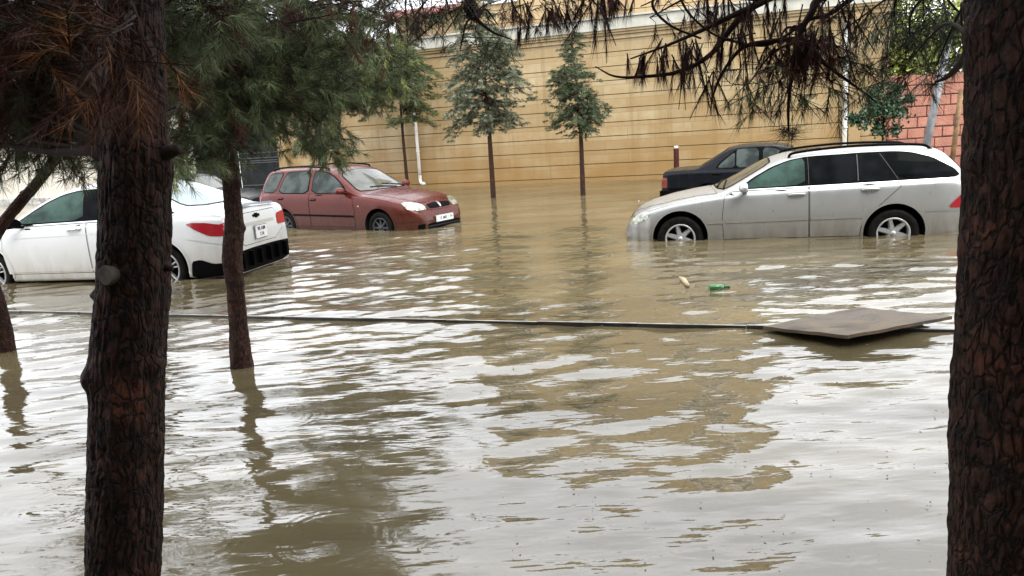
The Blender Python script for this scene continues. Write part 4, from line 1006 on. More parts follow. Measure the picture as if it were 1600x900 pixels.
# ------------------------------------------------------------------ needles
M['needle'] = mat('pine_needles', (.1, .1, .05), .6, spec=.12)
t_ = M['needle'].node_tree; at_ = t_.nodes.new('ShaderNodeAttribute'); at_.attribute_name = 'Col'
t_.links.new(at_.outputs['Color'], t_.nodes['Principled BSDF'].inputs['Base Color'])
M['twig'] = mat('twig_bark', (.016, .010, .008), .8, spec=.1)
GREEN_D, GREEN_M, GREEN_Y = (.050, .064, .030), (.105, .130, .062), (.20, .22, .08)
BROWN_D, BROWN_R, ORANGE = (.040, .018, .012), (.075, .028, .018), (.16, .065, .022)
def needles(C, D, Lt, nl, n, wd, cols, droop=.25, a0=20, a1=60):
    """C, D (N,3): twig starts and directions; returns vertices, faces, colours"""
    Nn = len(C); D = D / np.linalg.norm(D, axis=1, keepdims=True)
    t = rng.uniform(.05, 1, (Nn, n, 1)); Ltt = np.asarray(Lt).reshape(-1, 1, 1) * np.ones((Nn, 1, 1))
    base = C[:, None, :] + D[:, None, :] * Ltt * t
    rv = rng.normal(size=(Nn, n, 3)); rv -= (rv * D[:, None, :]).sum(-1, keepdims=True) * D[:, None, :]; rv /= np.linalg.norm(rv, axis=-1, keepdims=True)
    th = np.radians(rng.uniform(a0, a1, (Nn, n, 1)))
    nd = D[:, None, :] * np.cos(th) + rv * np.sin(th); nd[..., 2] -= droop; nd /= np.linalg.norm(nd, axis=-1, keepdims=True)
    ln = nl * rng.uniform(.6, 1.15, (Nn, n, 1)); tip = base + nd * ln
    wv = np.cross(nd, rng.normal(size=(Nn, n, 3))); wv /= np.linalg.norm(wv, axis=-1, keepdims=True); wv *= wd / 2
    V = np.stack([base - wv, base + wv, tip], 2).reshape(-1, 3)
    F = np.arange(Nn * n * 3).reshape(-1, 3)
    cc = np.repeat(cols[:, None, :], n, 1) * rng.uniform(.7, 1.35, (Nn, n, 1)); cc = np.repeat(cc.reshape(-1, 3), 3, 0)
    return V, F, cc
class Foliage:
    def __init__(s): s.V = []; s.F = []; s.C = []; s.n = 0; s.w = MB()
    def put(s, V, F, C): s.V.append(V); s.F.append(F + s.n); s.C.append(C); s.n += len(V)
    def cloud(s, c, ax, n, cols, anchor=None, Lt=.14, nl=.10, nn=64, wd=.0021, droop=.3, limbs=3, dirmix=(.5, .5), a0=18, a1=62, lr=.008, down=.2, twigr=.0022):
        """c centre, ax 3 axis vectors of an ellipsoid; tufts on twigs round a few limbs"""
        u = rng.normal(size=(n, 3)); u /= np.linalg.norm(u, axis=1, keepdims=True); u *= rng.uniform(0, 1, (n, 1)) ** .42
        ax = np.array([tuple(a) for a in ax]); c = np.array(tuple(c)); C = c + u @ ax
        LP = []
        if anchor is None: anchor = c + np.array([0, 0, .2])
        anchor = np.array(tuple(anchor))
        for k in range(limbs):
            e = c + (rng.uniform(-.8, .8, 3) @ ax); m = anchor * .5 + e * .5 + rng.normal(size=3) * .06 * np.linalg.norm(e - anchor) + np.array([0, 0, .05])
            path = smooth_path([Vector(anchor), Vector(m), Vector(e)], 7); s.w.tube(path, list(np.linspace(lr, lr * .3, len(path))), 6); LP += [tuple(p) for p in path[4:]]
        LP = np.array(LP)
        dd = ((C[:, None, :] - LP[None]) ** 2).sum(-1); near = LP[dd.argmin(1)]
        D = C - near; ln = np.linalg.norm(D, axis=1, keepdims=True) + 1e-6; D = D / ln * dirmix[0] + rng.normal(size=(n, 3)) * dirmix[1]; D[:, 2] -= down
        D /= np.linalg.norm(D, axis=1, keepdims=True)
        names = list(cols); wts = np.array([q[1] for q in names], float); wts /= wts.sum(); ci = rng.choice(len(names), n, p=wts); CC = np.array([q[0] for q in names])[ci] * rng.uniform(.6, 1.5, (n, 1))
        V, F, cc = needles(C, D, Lt * rng.uniform(.7, 1.3, n), nl, nn, wd, CC, droop, a0, a1); s.put(V, F, cc)
        # twigs
        tips = C + D * Lt; mid = (near + C) / 2 + rng.normal(size=(n, 3)) * .015 * ln
        for q in ((near, mid), (mid, C), (C, tips)):
            a, b_ = q; tw = np.cross(b_ - a, rng.normal(size=(n, 3))); tw /= np.linalg.norm(tw, axis=1, keepdims=True) + 1e-9; tw *= twigr
            tv = np.cross(b_ - a, tw); tv /= np.linalg.norm(tv, axis=1, keepdims=True) + 1e-9; tv *= twigr
            for wv in (tw, tv):
                Vq = np.stack([a - wv, a + wv, b_ + wv * .7], 1).reshape(-1, 3); Vr = np.stack([a - wv, b_ + wv * .7, b_ - wv * .7], 1).reshape(-1, 3)
                Vv = np.concatenate([Vq, Vr]); s.put(Vv, np.arange(len(Vv)).reshape(-1, 3), np.tile(np.array([.03, .018, .013]), (len(Vv), 1)))
    def build(s, parent, nm='needles'):
        if s.V: mesh_np(nm, np.concatenate(s.V), np.concatenate(s.F), M['needle'], parent, False, np.concatenate(s.C))
        if s.w.V: s.w.build('branches', M['twig'], parent)
def pax(px, py, y, rx, ry, rY):
    """ellipsoid axes for a clump seen rx by ry photo pixels wide"""
    sc = y / CF; return (Vector((rx * sc, 0, 0)), Vector((0, rY, 0)), Vector((rx * sc * .0, 0, ry * sc)))
# ------------------------------------------------------------------ pines in the foreground
def T(px, py, y): return Y(px, py, y)
# big left pine
yb = 2.25
e1 = empty('pine_tree', (T(190, 900, yb).x, yb, -.3)); tag(e1, 'thick dark pine trunk nearest the camera at the left, with a pale sawn knot', 'tree')
def loc(root, ps): return [p - root.location for p in ps]
tp = [T(190, 1250, yb), T(191, 1050, yb), T(193, 900, yb), T(196, 760, yb), T(199, 600, yb), T(207, 450, yb), T(211, 330, yb), T(210, 200, yb), T(206, 60, yb), T(204, -120, yb), T(206, -420, yb)]
pxr = yb / CF
tk = trunk('trunk', loc(e1, tp), [62 * pxr * 1.0, 61 * pxr, 59 * pxr, 58 * pxr, 56 * pxr, 55 * pxr, 50 * pxr, 47 * pxr, 44 * pxr, 40 * pxr, 34 * pxr], M['bark'], e1, seg=160, res=.008, amp=.0060,
      knots=((.475, math.pi * 1.22, .038, .022), (.48, -.25, .035, .020), (.55, math.pi * 1.04, .018, .026), (.395, -.1, .02, .012), (.36, math.pi * 1.0, .03, .010), (.60, math.pi * 1.5, .03, .010), (.44, math.pi * 1.6, .03, .008), (.66, 0, .05, .014), (.655, math.pi, .05, .012)))
# sawn scar and stubs
sc = T(170, 430, yb - .105) - e1.location
bm = bmesh.new(); bmesh.ops.create_cone(bm, cap_ends=True, segments=24, radius1=.031, radius2=.027, depth=.035, matrix=Matrix.Translation(sc + Vector((-.004, .012, 0))) @ Matrix.Rotation(-.35, 4, 'Z') @ Matrix.Rotation(math.pi / 2, 4, 'X'))
for v in bm.verts: v.co += Vector((0, 0, 1)) * .003 * noise.noise(v.co * 60)
bm_link('sawn_knot', bm, M['scar'], e1)
b = MB()
b.tube(loc(e1, [T(235, 250, yb), T(258, 240, yb - .02), T(280, 233, yb - .03)]), [.028, .022, .015], 10)
b.tube(loc(e1, [T(165, 352, yb), T(154, 350, yb)]), [.016, .012], 8)
b.tube(loc(e1, [T(255, 418, yb), T(270, 420, yb)]), [.013, .008], 8)
b.tube(loc(e1, [T(190, 255, yb), T(140, 235, yb + .1), T(80, 238, yb + .3), T(0, 225, yb + .5)]), [.032, .018, .012, .008], 8)
b.build('branch_stubs', M['twig'], e1)
F1 = Foliage()
def cl(F, root, px, py, y, rx, ry, rY, n, cols, anc=None, **k):
    c = T(px, py, y) - root.location; a = (T(*anc) - root.location) if anc else None
    F.cloud(c, pax(px, py, y, rx, ry, rY), n, cols, a, **k)
DK = [(BROWN_D, 5), (BROWN_R, 2.4), (GREEN_D, 3), (ORANGE, .5)]
GD = [(GREEN_D, 4), (GREEN_M, 4), (BROWN_D, 1.0), (BROWN_R, .5)]
GG = [(GREEN_D, 3), (GREEN_M, 5), (GREEN_Y, .6), (BROWN_D, .5)]
cl(F1, e1, 50, 40, 2.9, 150, 90, .5, 480, DK, (205, 150, yb))
cl(F1, e1, 70, 130, 3.0, 150, 75, .5, 460, DK, (205, 200, yb))
cl(F1, e1, 60, 205, 3.3, 120, 35, .5, 70, GD, (205, 240, yb), nn=36)
cl(F1, e1, 150, 225, 3.4, 80, 40, .4, 55, GD, (205, 240, yb), nn=36)
cl(F1, e1, 30, 255, 3.4, 60, 18, .3, 12, GD, (100, 235, 3), nn=30)
cl(F1, e1, 250, 25, 3.3, 160, 60, .5, 260, GD, (205, 60, yb))
cl(F1, e1, 130, 80, 1.85, 90, 70, .12, 26, [(ORANGE, 3), (BROWN_R, 3), (BROWN_D, 2)], (200, 30, yb), nn=40, wd=.0016, limbs=2, down=.5, lr=.006)
cl(F1, e1, 215, 90, 1.9, 40, 60, .08, 12, [(ORANGE, 2), (BROWN_R, 3), (BROWN_D, 3)], (200, 30, yb), nn=40, wd=.0016, limbs=2, down=.6, lr=.005)
# crown above the picture
for c, r, n in (((-2.4, 2.4, 4.2), (1.9, 1.4, 1.3), 420), ((-.6, 2.2, 5.2), (1.3, 1.2, 1.2), 260), ((-2.6, 4.2, 4.6), (1.6, 1.1, 1.2), 260)):
    F1.cloud(Vector(c) - e1.location, (Vector((r[0], 0, 0)), Vector((0, r[1], 0)), Vector((0, 0, r[2]))), n, DK + GD, T(206, -350, yb) - e1.location, Lt=.25, nl=.15, nn=34, wd=.009, limbs=5, lr=.03)
F1.build(e1)
# leaning young pine at the left edge
e2 = empty('pine_tree', (G(8, 548).x, G(8, 548).y, -.3)); yl = G(8, 548).y; tag(e2, 'slim curved pine trunk at the left edge of the flood', 'tree')
trunk('trunk', loc(e2, [T(14, 600, yl), T(9, 545, yl), T(-4, 480, yl), T(-22, 410, yl), T(-8, 365, yl), T(30, 318, yl), T(62, 280, yl), T(92, 235, yl), T(120, 160, yl)]), [.085, .078, .07, .068, .066, .062, .055, .045, .03], M['bark_s'], e2, seg=56, res=.016, amp=.007,
      knots=((.68, math.pi, .02, .03), (.45, 0, .03, .02)))
F2 = Foliage()
cl(F2, e2, 110, 170, 6.3, 130, 60, .7, 260, GD, (100, 220, yl), Lt=.16, nn=40, wd=.0045, nl=.11)
cl(F2, e2, 60, 240, 6.0, 80, 28, .5, 34, GD, (92, 240, yl), Lt=.16, nn=34, wd=.0045, nl=.11)
cl(F2, e2, 160, 262, 6.2, 55, 22, .4, 26, GD, (92, 240, yl), Lt=.16, nn=34, wd=.0045, nl=.11)
F2.build(e2)
# small pine standing in the water
sb = G(378, 572); ys = sb.y
e3 = empty('pine_tree', (sb.x, sb.y, -.3)); tag(e3, 'slim bare pine trunk standing in the water before the white car tail', 'tree')
trunk('trunk', loc(e3, [T(386, 640, ys), T(378, 571, ys), T(373, 520, ys), T(368, 450, ys), T(364, 400, ys), T(365, 350, ys), T(361, 290, ys), T(356, 220, ys), T(360, 140, ys), T(366, 40, ys), T(366, -80, ys)]), [.10, .083, .066, .064, .072, .058, .062, .052, .046, .04, .02], M['bark_s'], e3, seg=72, res=.012, amp=.0065,
      knots=((.42, .1, .03, .018), (.52, -.3, .025, .015), (.36, math.pi, .03, .012), (.2, 2.6, .04, .008)))
F3 = Foliage(); K3 = dict(Lt=.17, nl=.105, nn=64, wd=.0036, lr=.012)
cl(F3, e3, 315, 120, 5.3, 100, 100, .8, 620, GD, (358, 180, ys), limbs=6, **K3)
cl(F3, e3, 420, 30, 5.5, 150, 55, .8, 250, [(GREEN_D, 4), (BROWN_D, 2), (BROWN_R, 1.2), (GREEN_M, 3)], (362, 60, ys), limbs=6, **K3)
cl(F3, e3, 420, 130, 5.9, 120, 80, .8, 560, GG, (360, 120, ys), limbs=6, **K3)
cl(F3, e3, 330, 215, 5.2, 60, 30, .5, 90, GD, (358, 190, ys), limbs=3, **K3)
cl(F3, e3, 278, 250, 4.7, 28, 14, .3, 20, [(GREEN_M, 3), (GREEN_Y, 2)], (340, 230, 5.2), limbs=2, Lt=.15, nl=.11, nn=44, wd=.004, down=.5)
cl(F3, e3, 560, 25, 5.6, 70, 32, .6, 80, [(GREEN_D, 3), (GREEN_M, 3), (BROWN_R, 2)], (420, 40, 5.5), limbs=4, **K3)
for c, r, n in (((-2.6, 5.6, 4.6), (1.8, 1.5, 1.5), 420), ((-1.0, 6.0, 4.4), (1.0, 1.0, 1.0), 160), ((-4.6, 5.6, 3.6), (1.4, 1.2, 1.2), 260)):
    F3.cloud(Vector(c) - e3.location, (Vector((r[0], 0, 0)), Vector((0, r[1], 0)), Vector((0, 0, r[2]))), n, GD, T(366, -80, ys) - e3.location, Lt=.25, nl=.15, nn=30, wd=.010, limbs=5, lr=.03)
F3.build(e3)
# pine in mid street whose low bough hangs over the red car
ym = 8.6; pb_ = G(470, 420); 
e4 = empty('pine_tree', (T(206, 300, ym).x, ym, -.3)); tag(e4, 'green pine whose low bough hangs over the roof of the red car', 'tree')
F4 = Foliage(); K4 = dict(Lt=.2, nl=.115, nn=64, wd=.0052, lr=.014, twigr=.003)
cl(F4, e4, 490, 215, ym, 62, 26, .5, 85, GG, (420, 60, ym), limbs=5, **K4)
cl(F4, e4, 520, 240, ym, 40, 12, .3, 30, GG, (440, 150, ym), limbs=3, **K4)
cl(F4, e4, 500, 110, ym + .3, 130, 70, .9, 560, GG, (400, 20, ym), limbs=7, **K4)
cl(F4, e4, 585, 118, ym + .6, 85, 45, .7, 170, [(GREEN_M, 4), (GREEN_D, 2), (GREEN_Y, 1.5)], (430, 60, ym), limbs=6, **K4)
cl(F4, e4, 560, 60, ym + .4, 60, 25, .6, 50, [(GREEN_Y, 3), (GREEN_M, 3)], (430, 20, ym), limbs=4, **K4)
cl(F4, e4, 440, 10, ym + .2, 110, 40, .8, 160, GD, (380, -60, ym), limbs=5, **K4)
F4.cloud(Vector((-3.2, ym + .3, 4.6)) - e4.location, (Vector((1.8, 0, 0)), Vector((0, 1.4, 0)), Vector((0, 0, 1.2))), 300, GD, Vector((-3.1, ym, 3.6)) - e4.location, Lt=.28, nl=.16, nn=30, wd=.012, limbs=5, lr=.03)
trunk('trunk', loc(e4, [Vector((T(206, 300, ym).x, ym, -.35)), T(206, 380, ym), T(212, 250, ym), T(230, 120, ym), T(270, 0, ym), Vector((-3.1, ym, 4.4))]), [.09, .085, .075, .07, .06, .04], M['bark_s'], e4, seg=40, res=.03, amp=.008)
F4.build(e4)

# big right pine
yr = 1.95; e5 = empty('pine_tree', (T(1570, 900, yr).x, yr, -.3)); tag(e5, 'very dark thick pine trunk filling the right edge of the view', 'tree')
q = yr / CF
trunk('trunk', loc(e5, [T(1578, 1350, yr), T(1576, 1100, yr), T(1574, 900, yr), T(1578, 700, yr), T(1582, 520, yr), T(1594, 400, yr), T(1598, 300, yr), T(1600, 200, yr), T(1602, 100, yr), T(1604, -60, yr), T(1610, -400, yr)]), [108 * q, 104 * q, 98 * q, 96 * q, 89 * q, 84 * q, 79 * q, 79 * q, 80 * q, 80 * q, 70 * q], M['bark'], e5, seg=180, res=.009, amp=.0068,
      knots=((.46, math.pi, .05, .014), (.70, math.pi, .035, .016), (.62, math.pi * 1.02, .05, .012), (.66, math.pi * 1.4, .05, .012), (.8, math.pi, .05, .016)))
F5 = Foliage()
def limb(F, root, P, r0, r1): F.w.tube(smooth_path(loc(root, [T(*p) for p in P]), 8), list(np.linspace(r0, r1, (len(P) - 1) * 8 + 1)), 7)
limb(F5, e5, [(1540, -60, 2.1), (1400, -90, 2.8), (1310, -60, 3.0), (1190, 4, 3.0), (1150, 22, 3.0), (1095, 48, 3.0), (1045, 70, 3.0), (985, 92, 3.0)], .022, .003)
limb(F5, e5, [(1190, 0, 3.0), (1150, 35, 3.05), (1110, 85, 3.05), (1060, 112, 3.05), (1000, 120, 3.0), (960, 119, 3.0), (930, 104, 3.0)], .014, .0022)
limb(F5, e5, [(1540, -40, 2.1), (1440, -60, 2.9), (1290, -6, 3.1), (1268, 20, 3.1), (1255, 42, 3.1), (1245, 66, 3.1)], .022, .009)
limb(F5, e5, [(1255, 60, 3.1), (1200, 65, 3.1), (1160, 75, 3.1), (1128, 115, 3.1), (1112, 155, 3.1)], .012, .004)
limb(F5, e5, [(1255, 62, 3.1), (1290, 100, 3.1), (1330, 130, 3.1), (1370, 160, 3.1)], .011, .003)
limb(F5, e5, [(1255, 62, 3.1), (1240, 110, 3.1), (1232, 160, 3.1), (1232, 205, 3.1)], .010, .004)
limb(F5, e5, [(1525, 60, 2.0), (1500, 100, 2.3), (1480, 120, 2.5), (1462, 128, 2.6)], .016, .004)
limb(F5, e5, [(1030, -20, 2.9), (1020, 10, 2.9), (1048, 40, 2.9), (1095, 60, 2.95)], .006, .004)
limb(F5, e5, [(1055, -20, 2.9), (1080, 25, 2.9), (1130, 60, 2.95), (1180, 52, 3.0)], .005, .003)
limb(F5, e5, [(1350, -20, 3.1), (1300, 20, 3.1), (1262, 32, 3.1), (1200, 70, 3.1), (1130, 62, 3.1)], .010, .004)
def hang(F, root, px, py, y, lpx, rx, n, cols, nn=52, nl=.09, wd=.0021):
    rx *= 1.5; n = int(n * 1.1) + 1; lpx *= random.uniform(.8, 1.5); px += random.uniform(-8, 8); py += random.uniform(-12, 8)
    """drooping bundle of dead needles"""
    a = T(px, py, y) - root.location; Lm = lpx * y / CF
    C = np.array(tuple(a)) + rng.normal(size=(n, 3)) * np.array([rx * y / CF, .04, .01]); D = np.tile(np.array([0, 0, -1.]), (n, 1)) + rng.normal(size=(n, 3)) * .30
    names = list(cols); wt = np.array([c[1] for c in names], float); ci = rng.choice(len(names), n, p=wt / wt.sum()); CC = np.array([c[0] for c in names])[ci] * rng.uniform(.6, 1.3, (n, 1))
    V, Fc, cc = needles(C, D, Lm * rng.uniform(.55, 1.0, n), nl, nn, wd, CC, .6, 6, 30); F.put(V, Fc, cc)
    for i in range(n):
        F.w.tube([Vector(C[i]), Vector(C[i] + D[i] * Lm * .5), Vector(C[i] + D[i] * Lm * .9)], [.003, .0025, .0015], 4)
DEAD = [((.028, .010, .008), 5), ((.05, .017, .012), 4), ((.085, .035, .022), 1)]
for (px, py, l_, rx, n) in ((800, 5, 30, 10, 3), (815, 30, 22, 6, 2), (845, 5, 30, 14, 4), (872, 20, 30, 10, 3), (905, -5, 40, 12, 5), (926, 8, 70, 7, 6), (944, -5, 30, 14, 4), (960, -10, 22, 14, 4), (1000, 85, 24, 8, 3), (1020, 80, 32, 8, 4), (1040, 72, 30, 8, 3), (1010, -10, 25, 16, 3),
                           (1078, 58, 78, 9, 9), (1066, 76, 40, 7, 4), (1095, 70, 38, 8, 4), (1125, 112, 50, 6, 5), (1133, 60, 40, 10, 4), (1155, 30, 50, 12, 6), (1180, 40, 50, 12, 5), (1210, 30, 60, 14, 6), (1240, 60, 50, 16, 8), (1270, 50, 60, 14, 7), (1290, 60, 60, 12, 5), (1140, -10, 30, 20, 5), (1180, -10, 30, 20, 5), (1300, 10, 60, 14, 6), (1330, 10, 60, 14, 5), (1225, -10, 35, 20, 5)):
    hang(F5, e5, px, py, 3.05 + random.uniform(-.15, .15), l_, rx, n, DEAD)
K5 = dict(Lt=.11, nl=.10, nn=30, wd=.0026, down=.6, droop=.7, twigr=.0018)
RGG = [((.06, .075, .045), 4), ((.10, .115, .07), 3), (BROWN_R, 1), (GREEN_D, 2)]
RG = [(GREEN_D, 3), (GREEN_M, 3), (BROWN_D, 2), (BROWN_R, 1)]
cl(F5, e5, 1252, 70, 3.15, 42, 30, .15, 26, DEAD, (1255, 50, 3.1), **{**K5, 'nn': 46})
cl(F5, e5, 1365, 35, 3.3, 100, 40, .4, 55, RGG, (1440, -60, 2.9), limbs=6, **K5)
cl(F5, e5, 1460, 40, 3.1, 60, 50, .4, 60, RGG, (1530, -60, 2.2), limbs=5, **K5)
cl(F5, e5, 1440, 110, 3.1, 65, 28, .3, 12, RGG, (1520, 60, 2.2), limbs=3, **K5)
cl(F5, e5, 1215, 130, 3.2, 70, 40, .3, 34, RG, (1255, 62, 3.1), limbs=4, **K5)
cl(F5, e5, 1300, 120, 3.2, 60, 40, .3, 22, RG, (1255, 62, 3.1), limbs=3, **K5)
cl(F5, e5, 1160, 110, 3.2, 45, 50, .3, 10, RG, (1160, 75, 3.1), limbs=3, **K5)
cl(F5, e5, 1100, 8, 3.2, 120, 20, .3, 16, DEAD, (1190, 0, 3.0), limbs=3, **K5)
for px, py, y in ((1232, 205, 3.1), (1228, 198, 3.15), (1462, 128, 2.6), (1354, 102, 3.2)):
    C = np.array(tuple(T(px, py, y) - e5.location))[None] + rng.normal(size=(3, 3)) * .008; V, Fc, cc = needles(C, rng.normal(size=(3, 3)) * .5 + np.array([[0, 0, -.6]] * 3), .03, .10, 34, .0024, np.array([GREEN_D, GREEN_D, BROWN_D]), .15, 40, 100); F5.put(V, Fc, cc)
for c, r, n in (((2.4, 2.6, 4.8), (1.5, 1.3, 1.2), 260), ((1.6, .6, 4.6), (1.8, 1.0, 1.2), 260)):
    F5.cloud(Vector(c) - e5.location, (Vector((r[0], 0, 0)), Vector((0, r[1], 0)), Vector((0, 0, r[2]))), n, RG, T(1610, -400, yr) - e5.location, Lt=.25, nl=.15, nn=30, wd=.010, limbs=5, lr=.03)
F5.build(e5)
# pine overhead whose twigs hang in at the top centre
e6 = empty('pine_tree', (-1.2, 1.2, -.3)); tag(e6, 'overhead pine with thin twigs and a dark cone hanging in at the top', 'tree')
F6 = Foliage()
limb(F6, e6, [(560, -150, 2.8), (690, -60, 3.2), (725, -10, 3.4), (738, 15, 3.4), (745, 30, 3.4), (770, 50, 3.5), (800, 62, 3.6)], .02, .003)
limb(F6, e6, [(735, 10, 3.4), (700, 20, 3.5), (670, 45, 3.5), (640, 70, 3.5)], .006, .002)
limb(F6, e6, [(690, -40, 3.3), (700, 10, 3.4), (712, 45, 3.4)], .006, .002)
limb(F6, e6, [(700, -60, 3.3), (790, -40, 3.4), (860, -20, 3.4), (900, 5, 3.4)], .010, .003)
limb(F6, e6, [(815, -35, 3.4), (812, 0, 3.4), (815, 28, 3.4)], .005, .002)
K6 = dict(Lt=.10, nl=.09, nn=26, wd=.0026, down=.5, droop=.4, twigr=.0018)
cl(F6, e6, 690, 10, 3.5, 80, 30, .3, 40, RG + DEAD, (725, -30, 3.4), limbs=4, **K6)
cl(F6, e6, 740, 60, 3.6, 70, 20, .3, 9, [(GREEN_D, 3), (GREEN_M, 2)], (745, 30, 3.4), limbs=3, **K6)
cl(F6, e6, 850, 0, 3.5, 90, 22, .3, 26, DEAD + [(GREEN_D, 3)], (860, -30, 3.4), limbs=4, **K6)
cl(F6, e6, 630, 20, 3.8, 60, 40, .3, 40, RG, (640, -60, 3.4), limbs=4, **K6)
for px, py in ((812, 22), (838, 40), (900, 6)):
    C = np.array(tuple(T(px, py, 3.4) - e6.location))[None]; V, Fc, cc = needles(C, np.array([[0, 0, -1.]]), .02, .10, 40, .0024, np.array([BROWN_D]), .3, 10, 70); F6.put(V, Fc, cc)
MB().tube(loc(e6, [Vector((-1.2, 1.2, -.3)), Vector((-1.22, 1.2, 1.0)), Vector((-1.25, 1.22, 2.6)), T(560, -150, 2.8)]), [.07, .065, .055, .02], 12).build('trunk', M['bark_s'], e6)
F6.build(e6)
M['cone'] = mat('pine_cone', (.012, .009, .008), .8)
bm = bmesh.new(); cc0 = T(735, 14, 3.38) - e6.location
for i in range(9):
    for k in range(8):
        tt = i / 8; r = .022 * math.sin(math.pi * (.12 + .8 * tt)); a = k * math.pi / 4 + i * .4
        box(bm, cc0 + Vector((r * math.cos(a), r * math.sin(a), -.03 + .08 * tt)), (.014, .012, .012), rz=a)
bm_link('pine_cone', bm, M['cone'], e6)

# ------------------------------------------------------------------ street trees by the wall
def street_tree(px0, py0, px1, py1, tiers, label, cols, rb, y=None, seed=0, nn=30, nl=.15, wd=.014):
    b0 = G(px0, py0) if y is None else Y(px0, py0, y); y = y or b0.y; e = empty('cedar_tree', (b0.x, y, -.3)); tag(e, label, 'tree', None)
    top = T(px1, py1, y) - e.location; mid = T((px0 + px1) / 2 + (seed % 5) * 2.2 - 5, (py0 + py1) / 2, y) - e.location
    MB().tube(smooth_path([Vector((0, 0, 0)), mid, top], 8), list(np.linspace(rb, rb * .25, 17)), 9).build('trunk', M['bark_s'], e)
    F = Foliage(); r = np.random.default_rng(seed)
    for (py, half_l, half_r, n, thick) in tiers:
        z = T(px1, py, y).z + .3; f = np.clip((z - 0) / top.z, 0, 1); ctr = np.array(tuple(top)) * f; ctr[2] = z
        for k in range(int(n * 1.2)):
            a = r.uniform(0, 2 * math.pi); ca = math.cos(a)
            Lm = (half_r if ca > 0 else half_l) * y / CF * r.uniform(.5, 1.15) * (1 - .12 * abs(math.sin(a)))
            p0 = Vector(ctr + np.array([0, 0, r.uniform(-.10, .12)])); dirv = Vector((ca, math.sin(a), 0))
            p1 = p0 + dirv * Lm * .55 + Vector((0, 0, .10 * Lm + .03)); p2 = p0 + dirv * Lm + Vector((0, 0, -r.uniform(.10, .30) * Lm))
            path = smooth_path([p0, p1, p2], 5); F.w.tube(path, list(np.linspace(.016, .004, len(path))), 4)
            nt_ = max(7, int(Lm / .029)); ts = r.uniform(.18, 1.0, nt_); PA = np.array([tuple(p) for p in path]); u = np.linspace(0, 1, len(PA))
            C = np.stack([np.interp(ts, u, PA[:, j]) for j in range(3)], 1); C += r.normal(size=C.shape) * np.array([.06, .06, .04])
            sgn = r.choice([-1, 1], nt_)[:, None]; per = np.array([-math.sin(a), ca, 0])[None]
            D = np.array([ca, math.sin(a), -.15])[None] * .9 + per * sgn * r.uniform(.2, 1.0, (nt_, 1)) + r.normal(size=(nt_, 3)) * .22; D[:, 2] -= thick
            wt = np.array([c[1] for c in cols], float); ci = r.choice(len(cols), nt_, p=wt / wt.sum()); CC = np.array([c[0] for c in cols])[ci] * r.uniform(.65, 1.4, (nt_, 1))
            V, Fc, cc = needles(C, D, .16 * r.uniform(.6, 1.3, nt_), nl * .55, nn, wd, CC, .25, 20, 75); F.put(V, Fc, cc)
    F.build(e); return e
BLUE = [((.125, .140, .088), 4), ((.072, .084, .050), 3), ((.20, .22, .155), 2.4), ((.085, .07, .05), 1)]
OLIV = [((.085, .105, .055), 4), ((.055, .075, .038), 3), ((.14, .16, .10), 1.5), ((.09, .075, .05), .8)]
street_tree(771, 309, 741, -10, [(202, 52, 42, 7, .15), (185, 60, 52, 11, .1), (165, 68, 62, 12, .1), (145, 66, 64, 12, .1), (125, 50, 64, 11, .1), (105, 50, 60, 10, .1), (88, 48, 66, 10, .1), (66, 42, 55, 9, .1), (46, 32, 38, 8, .1), (26, 26, 30, 7, .1), (5, 18, 20, 6, .1)],
    'tall blue green cedar with a drooping crown in front of the ochre wall', BLUE, .075, seed=4)
street_tree(911, 305, 893, 58, [(203, 22, 30, 6, .3), (190, 52, 48, 9, .1), (172, 50, 50, 10, .1), (155, 42, 42, 9, .1), (138, 32, 48, 8, .1), (122, 66, 34, 7, .0), (106, 34, 22, 6, .1), (90, 20, 18, 5, .1), (74, 14, 14, 5, .1), (62, 8, 8, 4, .0)],
    'smaller olive green cedar with a thin crooked top in front of the ochre wall', OLIV, .07, seed=9)
street_tree(637, 293, 622, 60, [(190, 34, 46, 5, .1), (170, 62, 60, 9, .1), (150, 76, 62, 10, .1), (130, 80, 60, 10, .1), (110, 76, 56, 10, .1), (92, 66, 52, 9, .1), (76, 50, 40, 8, .1), (62, 30, 26, 6, .1)],
    'thin trunked olive tree beside the downpipe, its crown merging with the pine', [((.085, .10, .045), 4), ((.12, .13, .05), 3), ((.055, .07, .03), 2)], .06, y=23.6, seed=11)
e = street_tree(518, 290, 545, 60, [(165, 60, 50, 8, .1), (145, 80, 66, 9, .1), (120, 86, 66, 9, .1), (95, 80, 60, 9, .1), (72, 60, 50, 8, .1)],
    'slanting dark trunked tree rising behind the roof of the red car', [((.06, .075, .035), 4), ((.10, .11, .045), 3), ((.045, .055, .025), 2)], .085, y=23.0, seed=12)

